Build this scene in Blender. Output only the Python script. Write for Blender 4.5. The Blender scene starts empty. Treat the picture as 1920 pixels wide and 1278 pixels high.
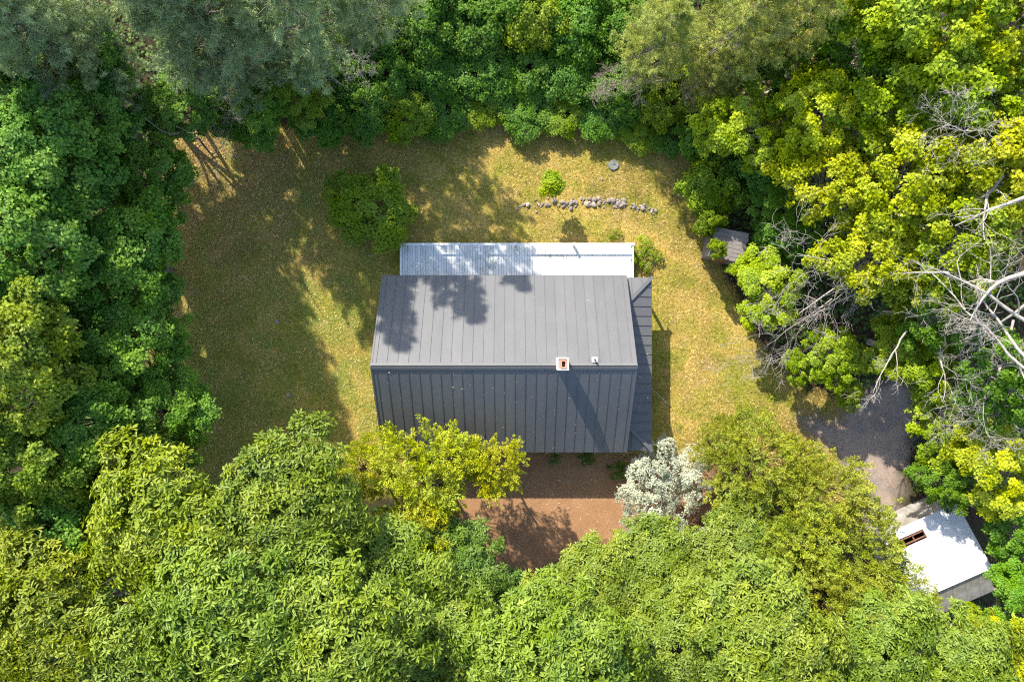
import bpy, bmesh, math, random
import numpy as np
from mathutils import Vector, Matrix

scn = bpy.context.scene
C = scn.collection
rad = math.radians

# ---------------------------------------------------------------- camera, light, exposure
CAM_Z = 38.15                       # drone height above the lawn, looking straight down
FPX = 1333.0                        # focal length in pixels of the 1920 wide photograph
cam_d = bpy.data.cameras.new('camera')
cam_d.sensor_width = 36.0
cam_d.lens = FPX / 1920.0 * 36.0
cam_d.clip_end = 600.0
cam = bpy.data.objects.new('camera', cam_d)
cam.location = (0, 0, CAM_Z)
cam.rotation_euler = (0, 0, 0)
C.objects.link(cam)
scn.camera = cam

SUN_EL = rad(38.3)
SUN_DIR = Vector((-0.485 * math.cos(SUN_EL), 0.875 * math.cos(SUN_EL), math.sin(SUN_EL))).normalized()  # towards the sun
world = bpy.data.worlds.new('World')
scn.world = world
world.use_nodes = True
wn = world.node_tree
wn.nodes.clear()
sky = wn.nodes.new('ShaderNodeTexSky')
sky.sky_type = 'NISHITA'
sky.sun_disc = False
sky.sun_elevation = SUN_EL
sky.sun_rotation = math.atan2(SUN_DIR.x, SUN_DIR.y)
bg = wn.nodes.new('ShaderNodeBackground')
bg.inputs['Strength'].default_value = 0.15
wo = wn.nodes.new('ShaderNodeOutputWorld')
wn.links.new(sky.outputs[0], bg.inputs[0])
wn.links.new(bg.outputs[0], wo.inputs[0])

sd = bpy.data.lights.new('sun', 'SUN')
sd.energy = 3.75
sd.angle = rad(0.6)
sd.color = (1.0, 0.94, 0.83)
sun = bpy.data.objects.new('sun', sd)
sun.rotation_euler = SUN_DIR.to_track_quat('Z', 'Y').to_euler()
sun.location = SUN_DIR * 80
C.objects.link(sun)

vs = scn.view_settings
scn.display_settings.display_device = 'sRGB'
vs.view_transform = 'Standard'
vs.look = 'None'
vs.exposure = 1.3
vs.gamma = 1.0
vs.use_curve_mapping = False
scn.render.engine = 'CYCLES'
cy = scn.cycles
cy.use_denoising = False
cy.filter_width = 1.2 if hasattr(cy, 'filter_width') else 1.5
cy.max_bounces = 6
cy.diffuse_bounces = 3
cy.glossy_bounces = 2
cy.transmission_bounces = 3
cy.transparent_max_bounces = 6
cy.caustics_reflective = False
cy.caustics_refractive = False


def P(px, py, z=0.0):
    """world point at height z that stands at this place of the survey picture"""
    k = (CAM_Z - z) / FPX
    return Vector(((px - 960.0) * k, (639.0 - py) * k, z))


# ---------------------------------------------------------------- object helpers
def tag(o, label=None, cat=None, group=None, kind=None):
    if label: o['label'] = label
    if cat: o['category'] = cat
    if group: o['group'] = group
    if kind: o['kind'] = kind
    return o


def empty(name, loc=(0, 0, 0), rz=0.0, parent=None):
    o = bpy.data.objects.new(name, None)
    o.empty_display_size = 0.3
    o.location = loc
    o.rotation_euler = (0, 0, rz)
    C.objects.link(o)
    if parent: o.parent = parent
    return o


def link(name, me, mat=None, parent=None, loc=(0, 0, 0), rot=(0, 0, 0)):
    if mat is not None and len(me.materials) == 0:
        me.materials.append(mat)
    o = bpy.data.objects.new(name, me)
    o.location = loc
    o.rotation_euler = rot
    C.objects.link(o)
    if parent: o.parent = parent
    return o


def mesh_py(name, V, F, smooth=False):
    me = bpy.data.meshes.new(name)
    me.from_pydata([tuple(v) for v in V], [], [tuple(f) for f in F])
    if smooth:
        me.polygons.foreach_set('use_smooth', [True] * len(me.polygons))
    me.update()
    return me


def mesh_np(name, V, F, tint=None, smooth=False):
    """V (n,3), F (m,k) all of one size, tint (m,) stored per face"""
    V = np.asarray(V, dtype=np.float32)
    F = np.asarray(F, dtype=np.int32)
    m, k = F.shape
    me = bpy.data.meshes.new(name)
    me.vertices.add(len(V))
    me.vertices.foreach_set('co', V.ravel())
    me.loops.add(m * k)
    me.loops.foreach_set('vertex_index', F.ravel())
    me.polygons.add(m)
    me.polygons.foreach_set('loop_start', np.arange(0, m * k, k, dtype=np.int32))
    if smooth:
        me.polygons.foreach_set('use_smooth', np.ones(m, dtype=bool))
    if tint is not None:
        a = me.attributes.new('tint', 'FLOAT', 'FACE')
        a.data.foreach_set('value', np.asarray(tint, dtype=np.float32))
    me.update(calc_edges=True)
    me.validate()
    return me


def box_me(name, sx, sy, sz, bev=0.0, center=(0, 0, 0)):
    bm = bmesh.new()
    bmesh.ops.create_cube(bm, size=1.0)
    bmesh.ops.scale(bm, vec=(sx, sy, sz), verts=bm.verts)
    if bev > 0:
        bmesh.ops.bevel(bm, geom=list(bm.edges), offset=bev, segments=1, affect='EDGES')
    bmesh.ops.translate(bm, vec=center, verts=bm.verts)
    me = bpy.data.meshes.new(name)
    bm.to_mesh(me)
    bm.free()
    return me


def box(name, x0, x1, y0, y1, z0, z1, mat, parent=None, bev=0.0):
    c = ((x0 + x1) / 2, (y0 + y1) / 2, (z0 + z1) / 2)
    me = box_me(name, x1 - x0, y1 - y0, z1 - z0, bev)
    return link(name, me, mat, parent, c)


def prism_me(name, poly, thick):
    """closed slab below the planar polygon (list of Vectors, counter-clockwise seen from above)"""
    n = len(poly)
    a, b, c = poly[0], poly[1], poly[2]
    nn = (b - a).cross(c - a).normalized()
    if nn.z < 0:
        poly = poly[::-1]
        nn = -nn
    V = list(poly) + [p - nn * thick for p in poly]
    F = [tuple(range(n)), tuple(range(2 * n - 1, n - 1, -1))]
    for i in range(n):
        j = (i + 1) % n
        F.append((i, n + i, n + j, j))
    return mesh_py(name, V, F)


def bar_me(name, a, b, w, h, up=Vector((0, 0, 1))):
    """rectangular bar from a to b, w wide, h high, its underside on the line a-b"""
    d = (b - a).normalized()
    s = d.cross(up).normalized()
    u = s.cross(d).normalized()
    V = []
    for p in (a, b):
        for sx, sz in ((-1, 0), (1, 0), (1, 1), (-1, 1)):
            V.append(p + s * (sx * w / 2) + u * (sz * h))
    F = [(0, 1, 2, 3), (7, 6, 5, 4), (0, 4, 5, 1), (1, 5, 6, 2), (2, 6, 7, 3), (3, 7, 4, 0)]
    return mesh_py(name, V, F)


def tube_np(path, radii, sides=5):
    path = np.asarray(path, float)
    radii = np.asarray(radii, float)
    n = len(path)
    tan = np.gradient(path, axis=0)
    tan /= np.linalg.norm(tan, axis=1)[:, None] + 1e-9
    ref = np.where(np.abs(tan[:, 2:3]) > 0.9, np.array([[1.0, 0, 0]]), np.array([[0, 0, 1.0]]))
    s = np.cross(tan, ref)
    s /= np.linalg.norm(s, axis=1)[:, None] + 1e-9
    u = np.cross(s, tan)
    ang = np.arange(sides) * 2 * math.pi / sides
    V = path[:, None, :] + radii[:, None, None] * (np.cos(ang)[None, :, None] * s[:, None, :] + np.sin(ang)[None, :, None] * u[:, None, :])
    i, j = np.meshgrid(np.arange(n - 1), np.arange(sides), indexing='ij')
    a = i * sides + j
    b = i * sides + (j + 1) % sides
    F = np.stack([a, b, b + sides, a + sides], -1).reshape(-1, 4)
    return V.reshape(-1, 3), F


def join_np(parts):
    Vs, Fs, o = [], [], 0
    for V, F in parts:
        Vs.append(V)
        Fs.append(F + o)
        o += len(V)
    return np.concatenate(Vs), np.concatenate(Fs)


# ---------------------------------------------------------------- materials
def new_mat(name):
    m = bpy.data.materials.new(name)
    m.use_nodes = True
    nt = m.node_tree
    nt.nodes.clear()
    out = nt.nodes.new('ShaderNodeOutputMaterial')
    return m, nt, out


def nd(nt, t, **kw):
    n = nt.nodes.new(t)
    for k, v in kw.items():
        if k.startswith('i_'):
            n.inputs[k[2:].replace('_', ' ')].default_value = v
        else:
            setattr(n, k, v)
    return n


def noise(nt, vec, scale, detail=4.0, rough=0.55, dist=0.0):
    n = nd(nt, 'ShaderNodeTexNoise')
    n.inputs['Scale'].default_value = scale
    n.inputs['Detail'].default_value = detail
    n.inputs['Roughness'].default_value = rough
    n.inputs['Distortion'].default_value = dist
    nt.links.new(vec, n.inputs['Vector'])
    return n.outputs['Fac']


def ramp(nt, fac, stops):
    r = nd(nt, 'ShaderNodeValToRGB')
    cr = r.color_ramp
    while len(cr.elements) > len(stops): cr.elements.remove(cr.elements[-1])
    while len(cr.elements) < len(stops): cr.elements.new(0.5)
    for e, (p, c) in zip(cr.elements, stops):
        e.position = p
        e.color = (*c, 1) if len(c) == 3 else c
    nt.links.new(fac, r.inputs['Fac'])
    return r.outputs['Color']


def mixc(nt, fac, a, b, mode='MIX'):
    n = nd(nt, 'ShaderNodeMix', data_type='RGBA', blend_type=mode)
    for sock, v in ((n.inputs[0], fac), (n.inputs[6], a), (n.inputs[7], b)):
        if isinstance(v, (int, float)): sock.default_value = v
        elif isinstance(v, tuple): sock.default_value = (*v, 1) if len(v) == 3 else v
        else: nt.links.new(v, sock)
    return n.outputs[2]


def maprange(nt, v, a, b, c=0.0, d=1.0):
    n = nd(nt, 'ShaderNodeMapRange')
    n.inputs[1].default_value, n.inputs[2].default_value = a, b
    n.inputs[3].default_value, n.inputs[4].default_value = c, d
    nt.links.new(v, n.inputs[0])
    return n.outputs[0]


def math_n(nt, op, a, b=0.0):
    n = nd(nt, 'ShaderNodeMath', operation=op)
    for s, v in zip(n.inputs, (a, b)):
        if isinstance(v, (int, float)): s.default_value = v
        else: nt.links.new(v, s)
    return n.outputs[0]


def bump(nt, h, strength, dist=0.02):
    b = nd(nt, 'ShaderNodeBump')
    b.inputs['Strength'].default_value = strength
    b.inputs['Distance'].default_value = dist
    nt.links.new(h, b.inputs['Height'])
    return b.outputs['Normal']


def principled(nt, out, col, rough=0.8, spec=0.3, metal=0.0, normal=None):
    p = nd(nt, 'ShaderNodeBsdfPrincipled')
    if isinstance(col, tuple): p.inputs['Base Color'].default_value = (*col, 1)
    else: nt.links.new(col, p.inputs['Base Color'])
    if isinstance(rough, (int, float)): p.inputs['Roughness'].default_value = rough
    else: nt.links.new(rough, p.inputs['Roughness'])
    p.inputs['Specular IOR Level'].default_value = spec
    p.inputs['Metallic'].default_value = metal
    if normal is not None: nt.links.new(normal, p.inputs['Normal'])
    if out is not None: nt.links.new(p.outputs[0], out.inputs['Surface'])
    return p


def world_co(nt):
    g = nd(nt, 'ShaderNodeNewGeometry')
    return g.outputs['Position']


def obj_co(nt):
    t = nd(nt, 'ShaderNodeTexCoord')
    return t.outputs['Object']


def stretch(nt, vec, sx, sy, sz):
    m = nd(nt, 'ShaderNodeMapping')
    m.inputs['Scale'].default_value = (sx, sy, sz)
    nt.links.new(vec, m.inputs['Vector'])
    return m.outputs[0]


def leaf_mat(name, transl=0.28, rough=0.5, spec=0.35):
    """leaf colour comes from the object's own colour, varied leaf by leaf and bough by bough"""
    m, nt, out = new_mat(name)
    oi = nd(nt, 'ShaderNodeObjectInfo')
    at = nd(nt, 'ShaderNodeAttribute', attribute_name='tint')
    t = at.outputs['Fac']
    n1 = noise(nt, world_co(nt), 0.8, 3.0)
    hs = nd(nt, 'ShaderNodeHueSaturation')
    nt.links.new(maprange(nt, t, 0.0, 1.0, 0.525, 0.478), hs.inputs['Hue'])
    nt.links.new(maprange(nt, n1, 0.3, 0.7, 1.06, 0.92), hs.inputs['Saturation'])
    v = math_n(nt, 'MULTIPLY', maprange(nt, t, 0, 1, 0.62, 1.38), maprange(nt, n1, 0.3, 0.7, 0.86, 1.16))
    nt.links.new(v, hs.inputs['Value'])
    nt.links.new(oi.outputs['Color'], hs.inputs['Color'])
    col = hs.outputs['Color']
    p = principled(nt, None, col, rough, spec)
    tr = nd(nt, 'ShaderNodeBsdfTranslucent')
    warm = mixc(nt, 1.0, col, (1.25, 1.15, 0.45), 'MULTIPLY')
    nt.links.new(warm, tr.inputs['Color'])
    mx = nd(nt, 'ShaderNodeMixShader')
    mx.inputs[0].default_value = transl
    nt.links.new(p.outputs[0], mx.inputs[1])
    nt.links.new(tr.outputs[0], mx.inputs[2])
    nt.links.new(mx.outputs[0], out.inputs['Surface'])
    return m


def bark_mat(name, c1, c2):
    m, nt, out = new_mat(name)
    v = stretch(nt, obj_co(nt), 6, 6, 1.4)
    n = noise(nt, v, 3.0, 5.0, 0.65)
    col = ramp(nt, n, [(0.3, c1), (0.7, c2)])
    principled(nt, out, col, 0.9, 0.2, normal=bump(nt, n, 0.5, 0.03))
    return m


def simple_mat(name, c1, c2, scale=4.0, rough=0.8, spec=0.3, metal=0.0, bmp=0.2, str_=(1, 1, 1)):
    m, nt, out = new_mat(name)
    v = stretch(nt, obj_co(nt), *str_)
    n = noise(nt, v, scale, 5.0, 0.6)
    col = ramp(nt, n, [(0.3, c1), (0.7, c2)])
    principled(nt, out, col, rough, spec, metal, bump(nt, n, bmp, 0.01))
    return m


MAT = {}
MAT['leaf'] = leaf_mat('leaf', 0.34, 0.55, 0.18)
MAT['leaf_gloss'] = leaf_mat('leaf_gloss', 0.28, 0.42, 0.32)
MAT['needle'] = leaf_mat('needle', 0.12, 0.6, 0.2)
MAT['bark_grey'] = bark_mat('bark_grey', (0.10, 0.085, 0.07), (0.24, 0.21, 0.18))
MAT['bark_brown'] = bark_mat('bark_brown', (0.07, 0.045, 0.03), (0.18, 0.12, 0.085))
MAT['bark_dead'] = bark_mat('bark_dead', (0.26, 0.22, 0.18), (0.52, 0.47, 0.41))
MAT['twig'] = bark_mat('twig', (0.20, 0.15, 0.11), (0.40, 0.33, 0.27))


def roof_metal():
    m, nt, out = new_mat('charcoal_standing_seam')
    oi = nd(nt, 'ShaderNodeObjectInfo')
    w = world_co(nt)
    n1 = noise(nt, stretch(nt, w, 1, 0.35, 1), 1.3, 4.0)          # faint weather streaks down the pan
    n2 = noise(nt, w, 22.0, 4.0)
    base = ramp(nt, n1, [(0.3, (0.121, 0.122, 0.125)), (0.72, (0.142, 0.140, 0.139))])
    base = mixc(nt, 0.08, base, ramp(nt, n2, [(0.35, (0.10, 0.10, 0.105)), (0.65, (0.20, 0.195, 0.19))]))
    base = mixc(nt, 1.0, base, ramp(nt, oi.outputs['Random'], [(0, (0.95, 0.95, 0.96)), (1, (1.05, 1.04, 1.03))]), 'MULTIPLY')
    spot = noise(nt, w, 9.0, 2.0, 0.5)
    base = mixc(nt, maprange(nt, spot, 0.72, 0.76, 0, 0.35), base, (0.34, 0.31, 0.28))
    b = bump(nt, noise(nt, stretch(nt, w, 1.2, 0.6, 0.6), 2.6, 2.0, 0.5), 0.22, 0.03)   # oil canning
    principled(nt, out, base, 0.48, 0.35, 0.0, b)
    return m


MAT['roof'] = roof_metal()


def deck_mat():
    m, nt, out = new_mat('worn_white_deck_paint')
    w = world_co(nt)
    oi = nd(nt, 'ShaderNodeObjectInfo')
    streak = noise(nt, stretch(nt, w, 9, 1.1, 1), 2.0, 5.0, 0.65)
    big = noise(nt, w, 0.9, 4.0, 0.6, 0.4)
    paint = ramp(nt, oi.outputs['Random'], [(0, (0.70, 0.71, 0.72)), (0.5, (0.80, 0.80, 0.80)), (1, (0.87, 0.86, 0.85))])
    mild = ramp(nt, big, [(0.35, (1, 1, 1)), (0.62, (0.86, 0.90, 0.84))])
    paint = mixc(nt, 1.0, paint, mild, 'MULTIPLY')
    bare = ramp(nt, noise(nt, stretch(nt, w, 6, 1, 1), 5.0, 4.0), [(0.3, (0.27, 0.27, 0.26)), (0.7, (0.48, 0.46, 0.43))])
    k = math_n(nt, 'MULTIPLY', maprange(nt, streak, 0.58, 0.66), maprange(nt, big, 0.38, 0.6, 0.12, 1.0))
    col = mixc(nt, k, paint, bare)
    gr = math_n(nt, 'MULTIPLY', maprange(nt, noise(nt, w, 0.65, 4.0, 0.6, 0.6), 0.52, 0.64), maprange(nt, noise(nt, stretch(nt, w, 7, 1.5, 1), 1.6, 5.0, 0.7), 0.46, 0.6, 0.1, 0.85))
    col = mixc(nt, gr, col, (0.27, 0.30, 0.24))
    principled(nt, out, col, 0.75, 0.25, normal=bump(nt, streak, 0.3, 0.01))
    return m


MAT['deck'] = deck_mat()
MAT['white_wood'] = simple_mat('white_painted_wood', (0.66, 0.66, 0.64), (0.82, 0.81, 0.79), 6.0, 0.6, 0.3, str_=(1, 1, 1))
MAT['siding'] = simple_mat('siding', (0.42, 0.39, 0.34), (0.52, 0.48, 0.42), 3.0, 0.7)
MAT['dark_trim'] = simple_mat('dark_trim', (0.05, 0.05, 0.052), (0.08, 0.078, 0.08), 4.0, 0.5)
MAT['brick_white'] = simple_mat('painted_brick', (0.62, 0.55, 0.48), (0.82, 0.79, 0.74), 9.0, 0.85, 0.2, bmp=0.5)
MAT['mortar'] = simple_mat('sandy_mortar', (0.34, 0.23, 0.14), (0.52, 0.38, 0.26), 12.0, 0.9, 0.2, bmp=0.5)
MAT['clay'] = simple_mat('clay_flue', (0.36, 0.17, 0.11), (0.52, 0.30, 0.21), 7.0, 0.8)
MAT['flue_dark'] = simple_mat('flue_dark', (0.010, 0.009, 0.008), (0.02, 0.017, 0.015), 5.0, 0.95)
MAT['white_metal'] = simple_mat('white_boot', (0.74, 0.74, 0.74), (0.82, 0.82, 0.82), 5.0, 0.45)
MAT['black_pipe'] = simple_mat('black_pipe', (0.03, 0.03, 0.032), (0.06, 0.06, 0.06), 5.0, 0.5)
MAT['stone'] = simple_mat('field_stone', (0.18, 0.145, 0.12), (0.38, 0.32, 0.265), 5.0, 0.9, 0.2, bmp=0.6)
MAT['pale_stone'] = simple_mat('pale_field_stone', (0.34, 0.28, 0.23), (0.56, 0.48, 0.41), 6.0, 0.9, 0.2, bmp=0.6)
MAT['concrete'] = simple_mat('mossy_concrete', (0.13, 0.15, 0.12), (0.25, 0.26, 0.22), 7.0, 0.9, 0.2, bmp=0.4)
MAT['grey_board'] = simple_mat('weathered_board', (0.13, 0.12, 0.115), (0.33, 0.29, 0.26), 5.0, 0.85, 0.2, bmp=0.6, str_=(0.6, 5, 5))
MAT['zinc'] = simple_mat('galvanised_sheet', (0.60, 0.61, 0.63), (0.76, 0.76, 0.76), 2.2, 0.5, 0.4, 0.0, 0.1)
MAT['old_zinc'] = simple_mat('rusting_sheet', (0.22, 0.19, 0.15), (0.42, 0.40, 0.36), 1.8, 0.6, 0.3, 0.0, 0.2, (1, 1, 0.4))
MAT['red_wood'] = simple_mat('red_brown_wood', (0.16, 0.07, 0.045), (0.28, 0.14, 0.09), 5.0, 0.85)
MAT['wire'] = simple_mat('pale_cable', (0.55, 0.55, 0.55), (0.68, 0.68, 0.66), 5.0, 0.5)
MAT['glass'] = simple_mat('window_glass', (0.02, 0.025, 0.03), (0.03, 0.035, 0.04), 1.0, 0.06, 0.6, 0, 0.0)
MAT['dry_leaf'] = simple_mat('dry_leaf', (0.42, 0.27, 0.13), (0.62, 0.50, 0.36), 3.0, 0.8)
MAT['peg'] = MAT['black_pipe']


# ---------------------------------------------------------------- ground
def poly_sd(X, Y, poly):
    """signed distance to a polygon, positive inside"""
    n = len(poly)
    d = np.full(X.shape, 1e9)
    inside = np.zeros(X.shape, bool)
    for i in range(n):
        ax, ay = poly[i]
        bx, by = poly[(i + 1) % n]
        ex, ey = bx - ax, by - ay
        t = np.clip(((X - ax) * ex + (Y - ay) * ey) / (ex * ex + ey * ey + 1e-12), 0, 1)
        d = np.minimum(d, np.hypot(X - ax - t * ex, Y - ay - t * ey))
        c = ((ay > Y) != (by > Y)) & (X < (bx - ax) * (Y - ay) / (by - ay + 1e-12) + ax)
        inside ^= c
    return np.where(inside, d, -d)


def to_world(poly):
    return [(P(x, y).x, P(x, y).y) for x, y in poly]


LAWN = to_world([(325, 235), (420, 235), (560, 238), (680, 232), (800, 225), (900, 215), (1000, 225), (1100, 235), (1200, 250),
                 (1285, 275), (1310, 330), (1310, 400), (1345, 450), (1360, 520), (1400, 600), (1450, 680), (1520, 735),
                 (1590, 745), (1660, 735), (1700, 800), (1690, 900), (1660, 960), (1560, 960), (1480, 900), (1400, 870),
                 (1330, 870), (1250, 880), (1100, 880), (960, 860), (880, 900), (760, 920), (700, 930), (640, 940), (560, 950),
                 (450, 960), (350, 940), (300, 850), (280, 700), (280, 500), (290, 380)])
DIRT = to_world([(880, 850), (1000, 845), (1150, 850), (1260, 860), (1340, 880), (1340, 960), (1260, 1010), (1120, 1020), (1040, 1060),
                 (940, 1080), (860, 1060), (840, 960)])
DRIVE = to_world([(1500, 778), (1570, 790), (1620, 735), (1680, 700), (1715, 735), (1705, 820), (1690, 900), (1680, 985),
                  (1620, 985), (1590, 920), (1570, 850), (1520, 815)])

ground_m, nt, out = new_mat('forest_floor')
w = world_co(nt)
n1 = noise(nt, w, 0.35, 5.0)
n2 = noise(nt, w, 5.0, 6.0, 0.7)
n3 = noise(nt, w, 16.0, 4.0, 0.7)
col = ramp(nt, n2, [(0.3, (0.028, 0.019, 0.012)), (0.5, (0.065, 0.043, 0.026)), (0.72, (0.125, 0.085, 0.05))])
col = mixc(nt, maprange(nt, n1, 0.5, 0.66, 0, 0.6), col, (0.045, 0.06, 0.02))
principled(nt, out, col, 0.95, 0.1, normal=bump(nt, math_n(nt, 'ADD', n2, n3), 0.9, 0.08))

g = np.linspace(-150, 150, 61)
X, Y = np.meshgrid(g, g, indexing='ij')
n = len(g)
i, j = np.meshgrid(np.arange(n - 1), np.arange(n - 1), indexing='ij')
a = i * n + j
F = np.stack([a, a + n, a + n + 1, a + 1], -1).reshape(-1, 4)
me = mesh_np('ground', np.stack([X, Y, np.zeros_like(X)], -1).reshape(-1, 3), F)
tag(link('ground', me, ground_m), kind='structure', label='dark leaf-littered forest floor under the trees', cat='ground')


def sheet(name, poly, z, mat, cell=0.3, margin=0.8):
    xs = [p[0] for p in poly]
    ys = [p[1] for p in poly]
    gx = np.arange(min(xs) - margin - cell, max(xs) + margin + 2 * cell, cell)
    gy = np.arange(min(ys) - margin - cell, max(ys) + margin + 2 * cell, cell)
    X, Y = np.meshgrid(gx, gy, indexing='ij')
    S = poly_sd(X, Y, poly)
    n, m = X.shape
    i, j = np.meshgrid(np.arange(n - 1), np.arange(m - 1), indexing='ij')
    a = i * m + j
    keep = np.maximum.reduce([S[:-1, :-1], S[1:, :-1], S[:-1, 1:], S[1:, 1:]]) > -margin
    F = np.stack([a, a + m, a + m + 1, a + 1], -1)[keep]
    used = np.unique(F)
    mp = np.zeros(n * m, int)
    mp[used] = np.arange(len(used))
    V = np.stack([X, Y, np.full_like(X, z)], -1).reshape(-1, 3)[used]
    me = mesh_np(name, V, mp[F])
    at = me.attributes.new('inside', 'FLOAT', 'POINT')
    at.data.foreach_set('value', S.ravel()[used].astype(np.float32))
    return link(name, me, mat)


def edged(nt, out, shader, nscale=1.6, amp=1.6, soft=0.25):
    """the sheet frays out raggedly at its border"""
    at = nd(nt, 'ShaderNodeAttribute', attribute_name='inside')
    nz = noise(nt, world_co(nt), nscale, 6.0, 0.7)
    k = math_n(nt, 'ADD', at.outputs['Fac'], math_n(nt, 'MULTIPLY', math_n(nt, 'SUBTRACT', nz, 0.5), amp))
    k = maprange(nt, k, -soft, soft)
    tr = nd(nt, 'ShaderNodeBsdfTransparent')
    mx = nd(nt, 'ShaderNodeMixShader')
    nt.links.new(k, mx.inputs[0])
    nt.links.new(tr.outputs[0], mx.inputs[1])
    nt.links.new(shader, mx.inputs[2])
    nt.links.new(mx.outputs[0], out.inputs['Surface'])


lawn_m, nt, out = new_mat('dry_lawn')
w = world_co(nt)
nb = noise(nt, w, 0.22, 4.0, 0.6, 0.3)
nm = noise(nt, w, 0.75, 5.0, 0.65, 0.4)
nf = noise(nt, w, 7.0, 5.0, 0.72)
ng = noise(nt, w, 22.0, 3.0, 0.7)
straw = ramp(nt, nf, [(0.28, (0.23, 0.15, 0.03)), (0.5, (0.45, 0.32, 0.075)), (0.72, (0.70, 0.52, 0.19))])
green = ramp(nt, nf, [(0.28, (0.10, 0.12, 0.012)), (0.5, (0.235, 0.25, 0.025)), (0.74, (0.36, 0.36, 0.05))])
soil = ramp(nt, nf, [(0.3, (0.25, 0.15, 0.075)), (0.7, (0.56, 0.38, 0.21))])
col = mixc(nt, maprange(nt, nm, 0.44, 0.64, 0.0, 0.75), straw, green)
col = mixc(nt, maprange(nt, nb, 0.50, 0.64, 0, 0.9), col, green)
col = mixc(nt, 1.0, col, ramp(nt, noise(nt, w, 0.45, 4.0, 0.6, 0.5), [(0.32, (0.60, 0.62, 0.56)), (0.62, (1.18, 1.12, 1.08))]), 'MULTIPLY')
col = mixc(nt, maprange(nt, noise(nt, w, 0.6, 5.0, 0.7, 0.2), 0.56, 0.7, 0, 0.7), col, soil)
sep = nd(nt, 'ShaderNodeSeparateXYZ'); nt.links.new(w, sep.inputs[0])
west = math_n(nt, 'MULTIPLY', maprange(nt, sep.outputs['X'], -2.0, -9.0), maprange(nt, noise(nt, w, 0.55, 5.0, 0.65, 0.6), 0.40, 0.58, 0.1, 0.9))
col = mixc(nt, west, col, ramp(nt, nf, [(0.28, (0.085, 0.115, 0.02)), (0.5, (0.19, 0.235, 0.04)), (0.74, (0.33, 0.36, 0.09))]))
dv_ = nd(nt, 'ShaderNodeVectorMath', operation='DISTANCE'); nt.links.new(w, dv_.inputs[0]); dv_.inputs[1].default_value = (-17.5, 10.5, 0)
pine_litter = math_n(nt, 'MULTIPLY', maprange(nt, dv_.outputs['Value'], 11.0, 2.0), maprange(nt, noise(nt, w, 0.7, 5.0, 0.7), 0.36, 0.56, 0.15, 1.0))  # brown pine litter, thickest around the upper left lawn corner
col = mixc(nt, pine_litter, col, ramp(nt, nf, [(0.28, (0.13, 0.07, 0.03)), (0.5, (0.30, 0.17, 0.07)), (0.74, (0.52, 0.32, 0.15))]))
col = mixc(nt, maprange(nt, ng, 0.32, 0.6, 0.45, 0.0), col, (0.10, 0.085, 0.025))
p = principled(nt, None, col, 0.95, 0.1, normal=bump(nt, math_n(nt, 'ADD', nf, ng), 0.8, 0.05))
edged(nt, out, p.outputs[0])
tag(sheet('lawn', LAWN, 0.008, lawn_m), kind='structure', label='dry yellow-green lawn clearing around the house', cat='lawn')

dirt_m, nt, out = new_mat('bare_red_brown_earth')
w = world_co(nt)
nm = noise(nt, w, 1.2, 5.0, 0.6)
nf = noise(nt, w, 12.0, 5.0, 0.75)
col = ramp(nt, nm, [(0.3, (0.26, 0.135, 0.065)), (0.7, (0.38, 0.21, 0.105))])
col = mixc(nt, 0.35, col, ramp(nt, nf, [(0.3, (0.13, 0.06, 0.03)), (0.55, (0.36, 0.20, 0.10)), (0.72, (0.58, 0.41, 0.25))]))
p = principled(nt, None, col, 0.95, 0.1, normal=bump(nt, nf, 0.8, 0.04))
edged(nt, out, p.outputs[0], 2.2, 1.0, 0.3)
tag(sheet('bare_earth', DIRT, 0.014, dirt_m), kind='structure', label='red-brown bare earth below the dark roof', cat='bare ground')

drive_m, nt, out = new_mat('grey_gravel')
w = world_co(nt)
nm = noise(nt, w, 0.8, 5.0, 0.6)
nf = noise(nt, w, 14.0, 5.0, 0.75)
col = ramp(nt, nm, [(0.36, (0.20, 0.17, 0.155)), (0.56, (0.36, 0.26, 0.195))])
col = mixc(nt, 0.4, col, ramp(nt, nf, [(0.32, (0.08, 0.07, 0.065)), (0.68, (0.50, 0.42, 0.36))]))
p = principled(nt, None, col, 0.95, 0.1, normal=bump(nt, nf, 0.9, 0.03))
edged(nt, out, p.outputs[0], 1.2, 1.6, 0.5)
tag(sheet('driveway', DRIVE, 0.020, drive_m), kind='structure', label='grey gravel drive entering between the trees', cat='driveway')

# ---------------------------------------------------------------- grass tufts (uncountable)
rng = np.random.default_rng(7)
HX0, HX1 = -6.48, 5.73              # main roof, metres
HY0, HY1 = -5.55, 3.27
RY = -1.15
EZ, RZ = 2.6, 5.64


def rot_basis(d, up=None):
    d = d / (np.linalg.norm(d, axis=1)[:, None] + 1e-9)
    r = np.where(np.abs(d[:, 2:3]) > 0.95, np.array([[1.0, 0, 0]]), np.array([[0, 0, 1.0]])) if up is None else up
    s = np.cross(d, r)
    s /= np.linalg.norm(s, axis=1)[:, None] + 1e-9
    n = np.cross(s, d)
    return d, s, n


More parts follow.
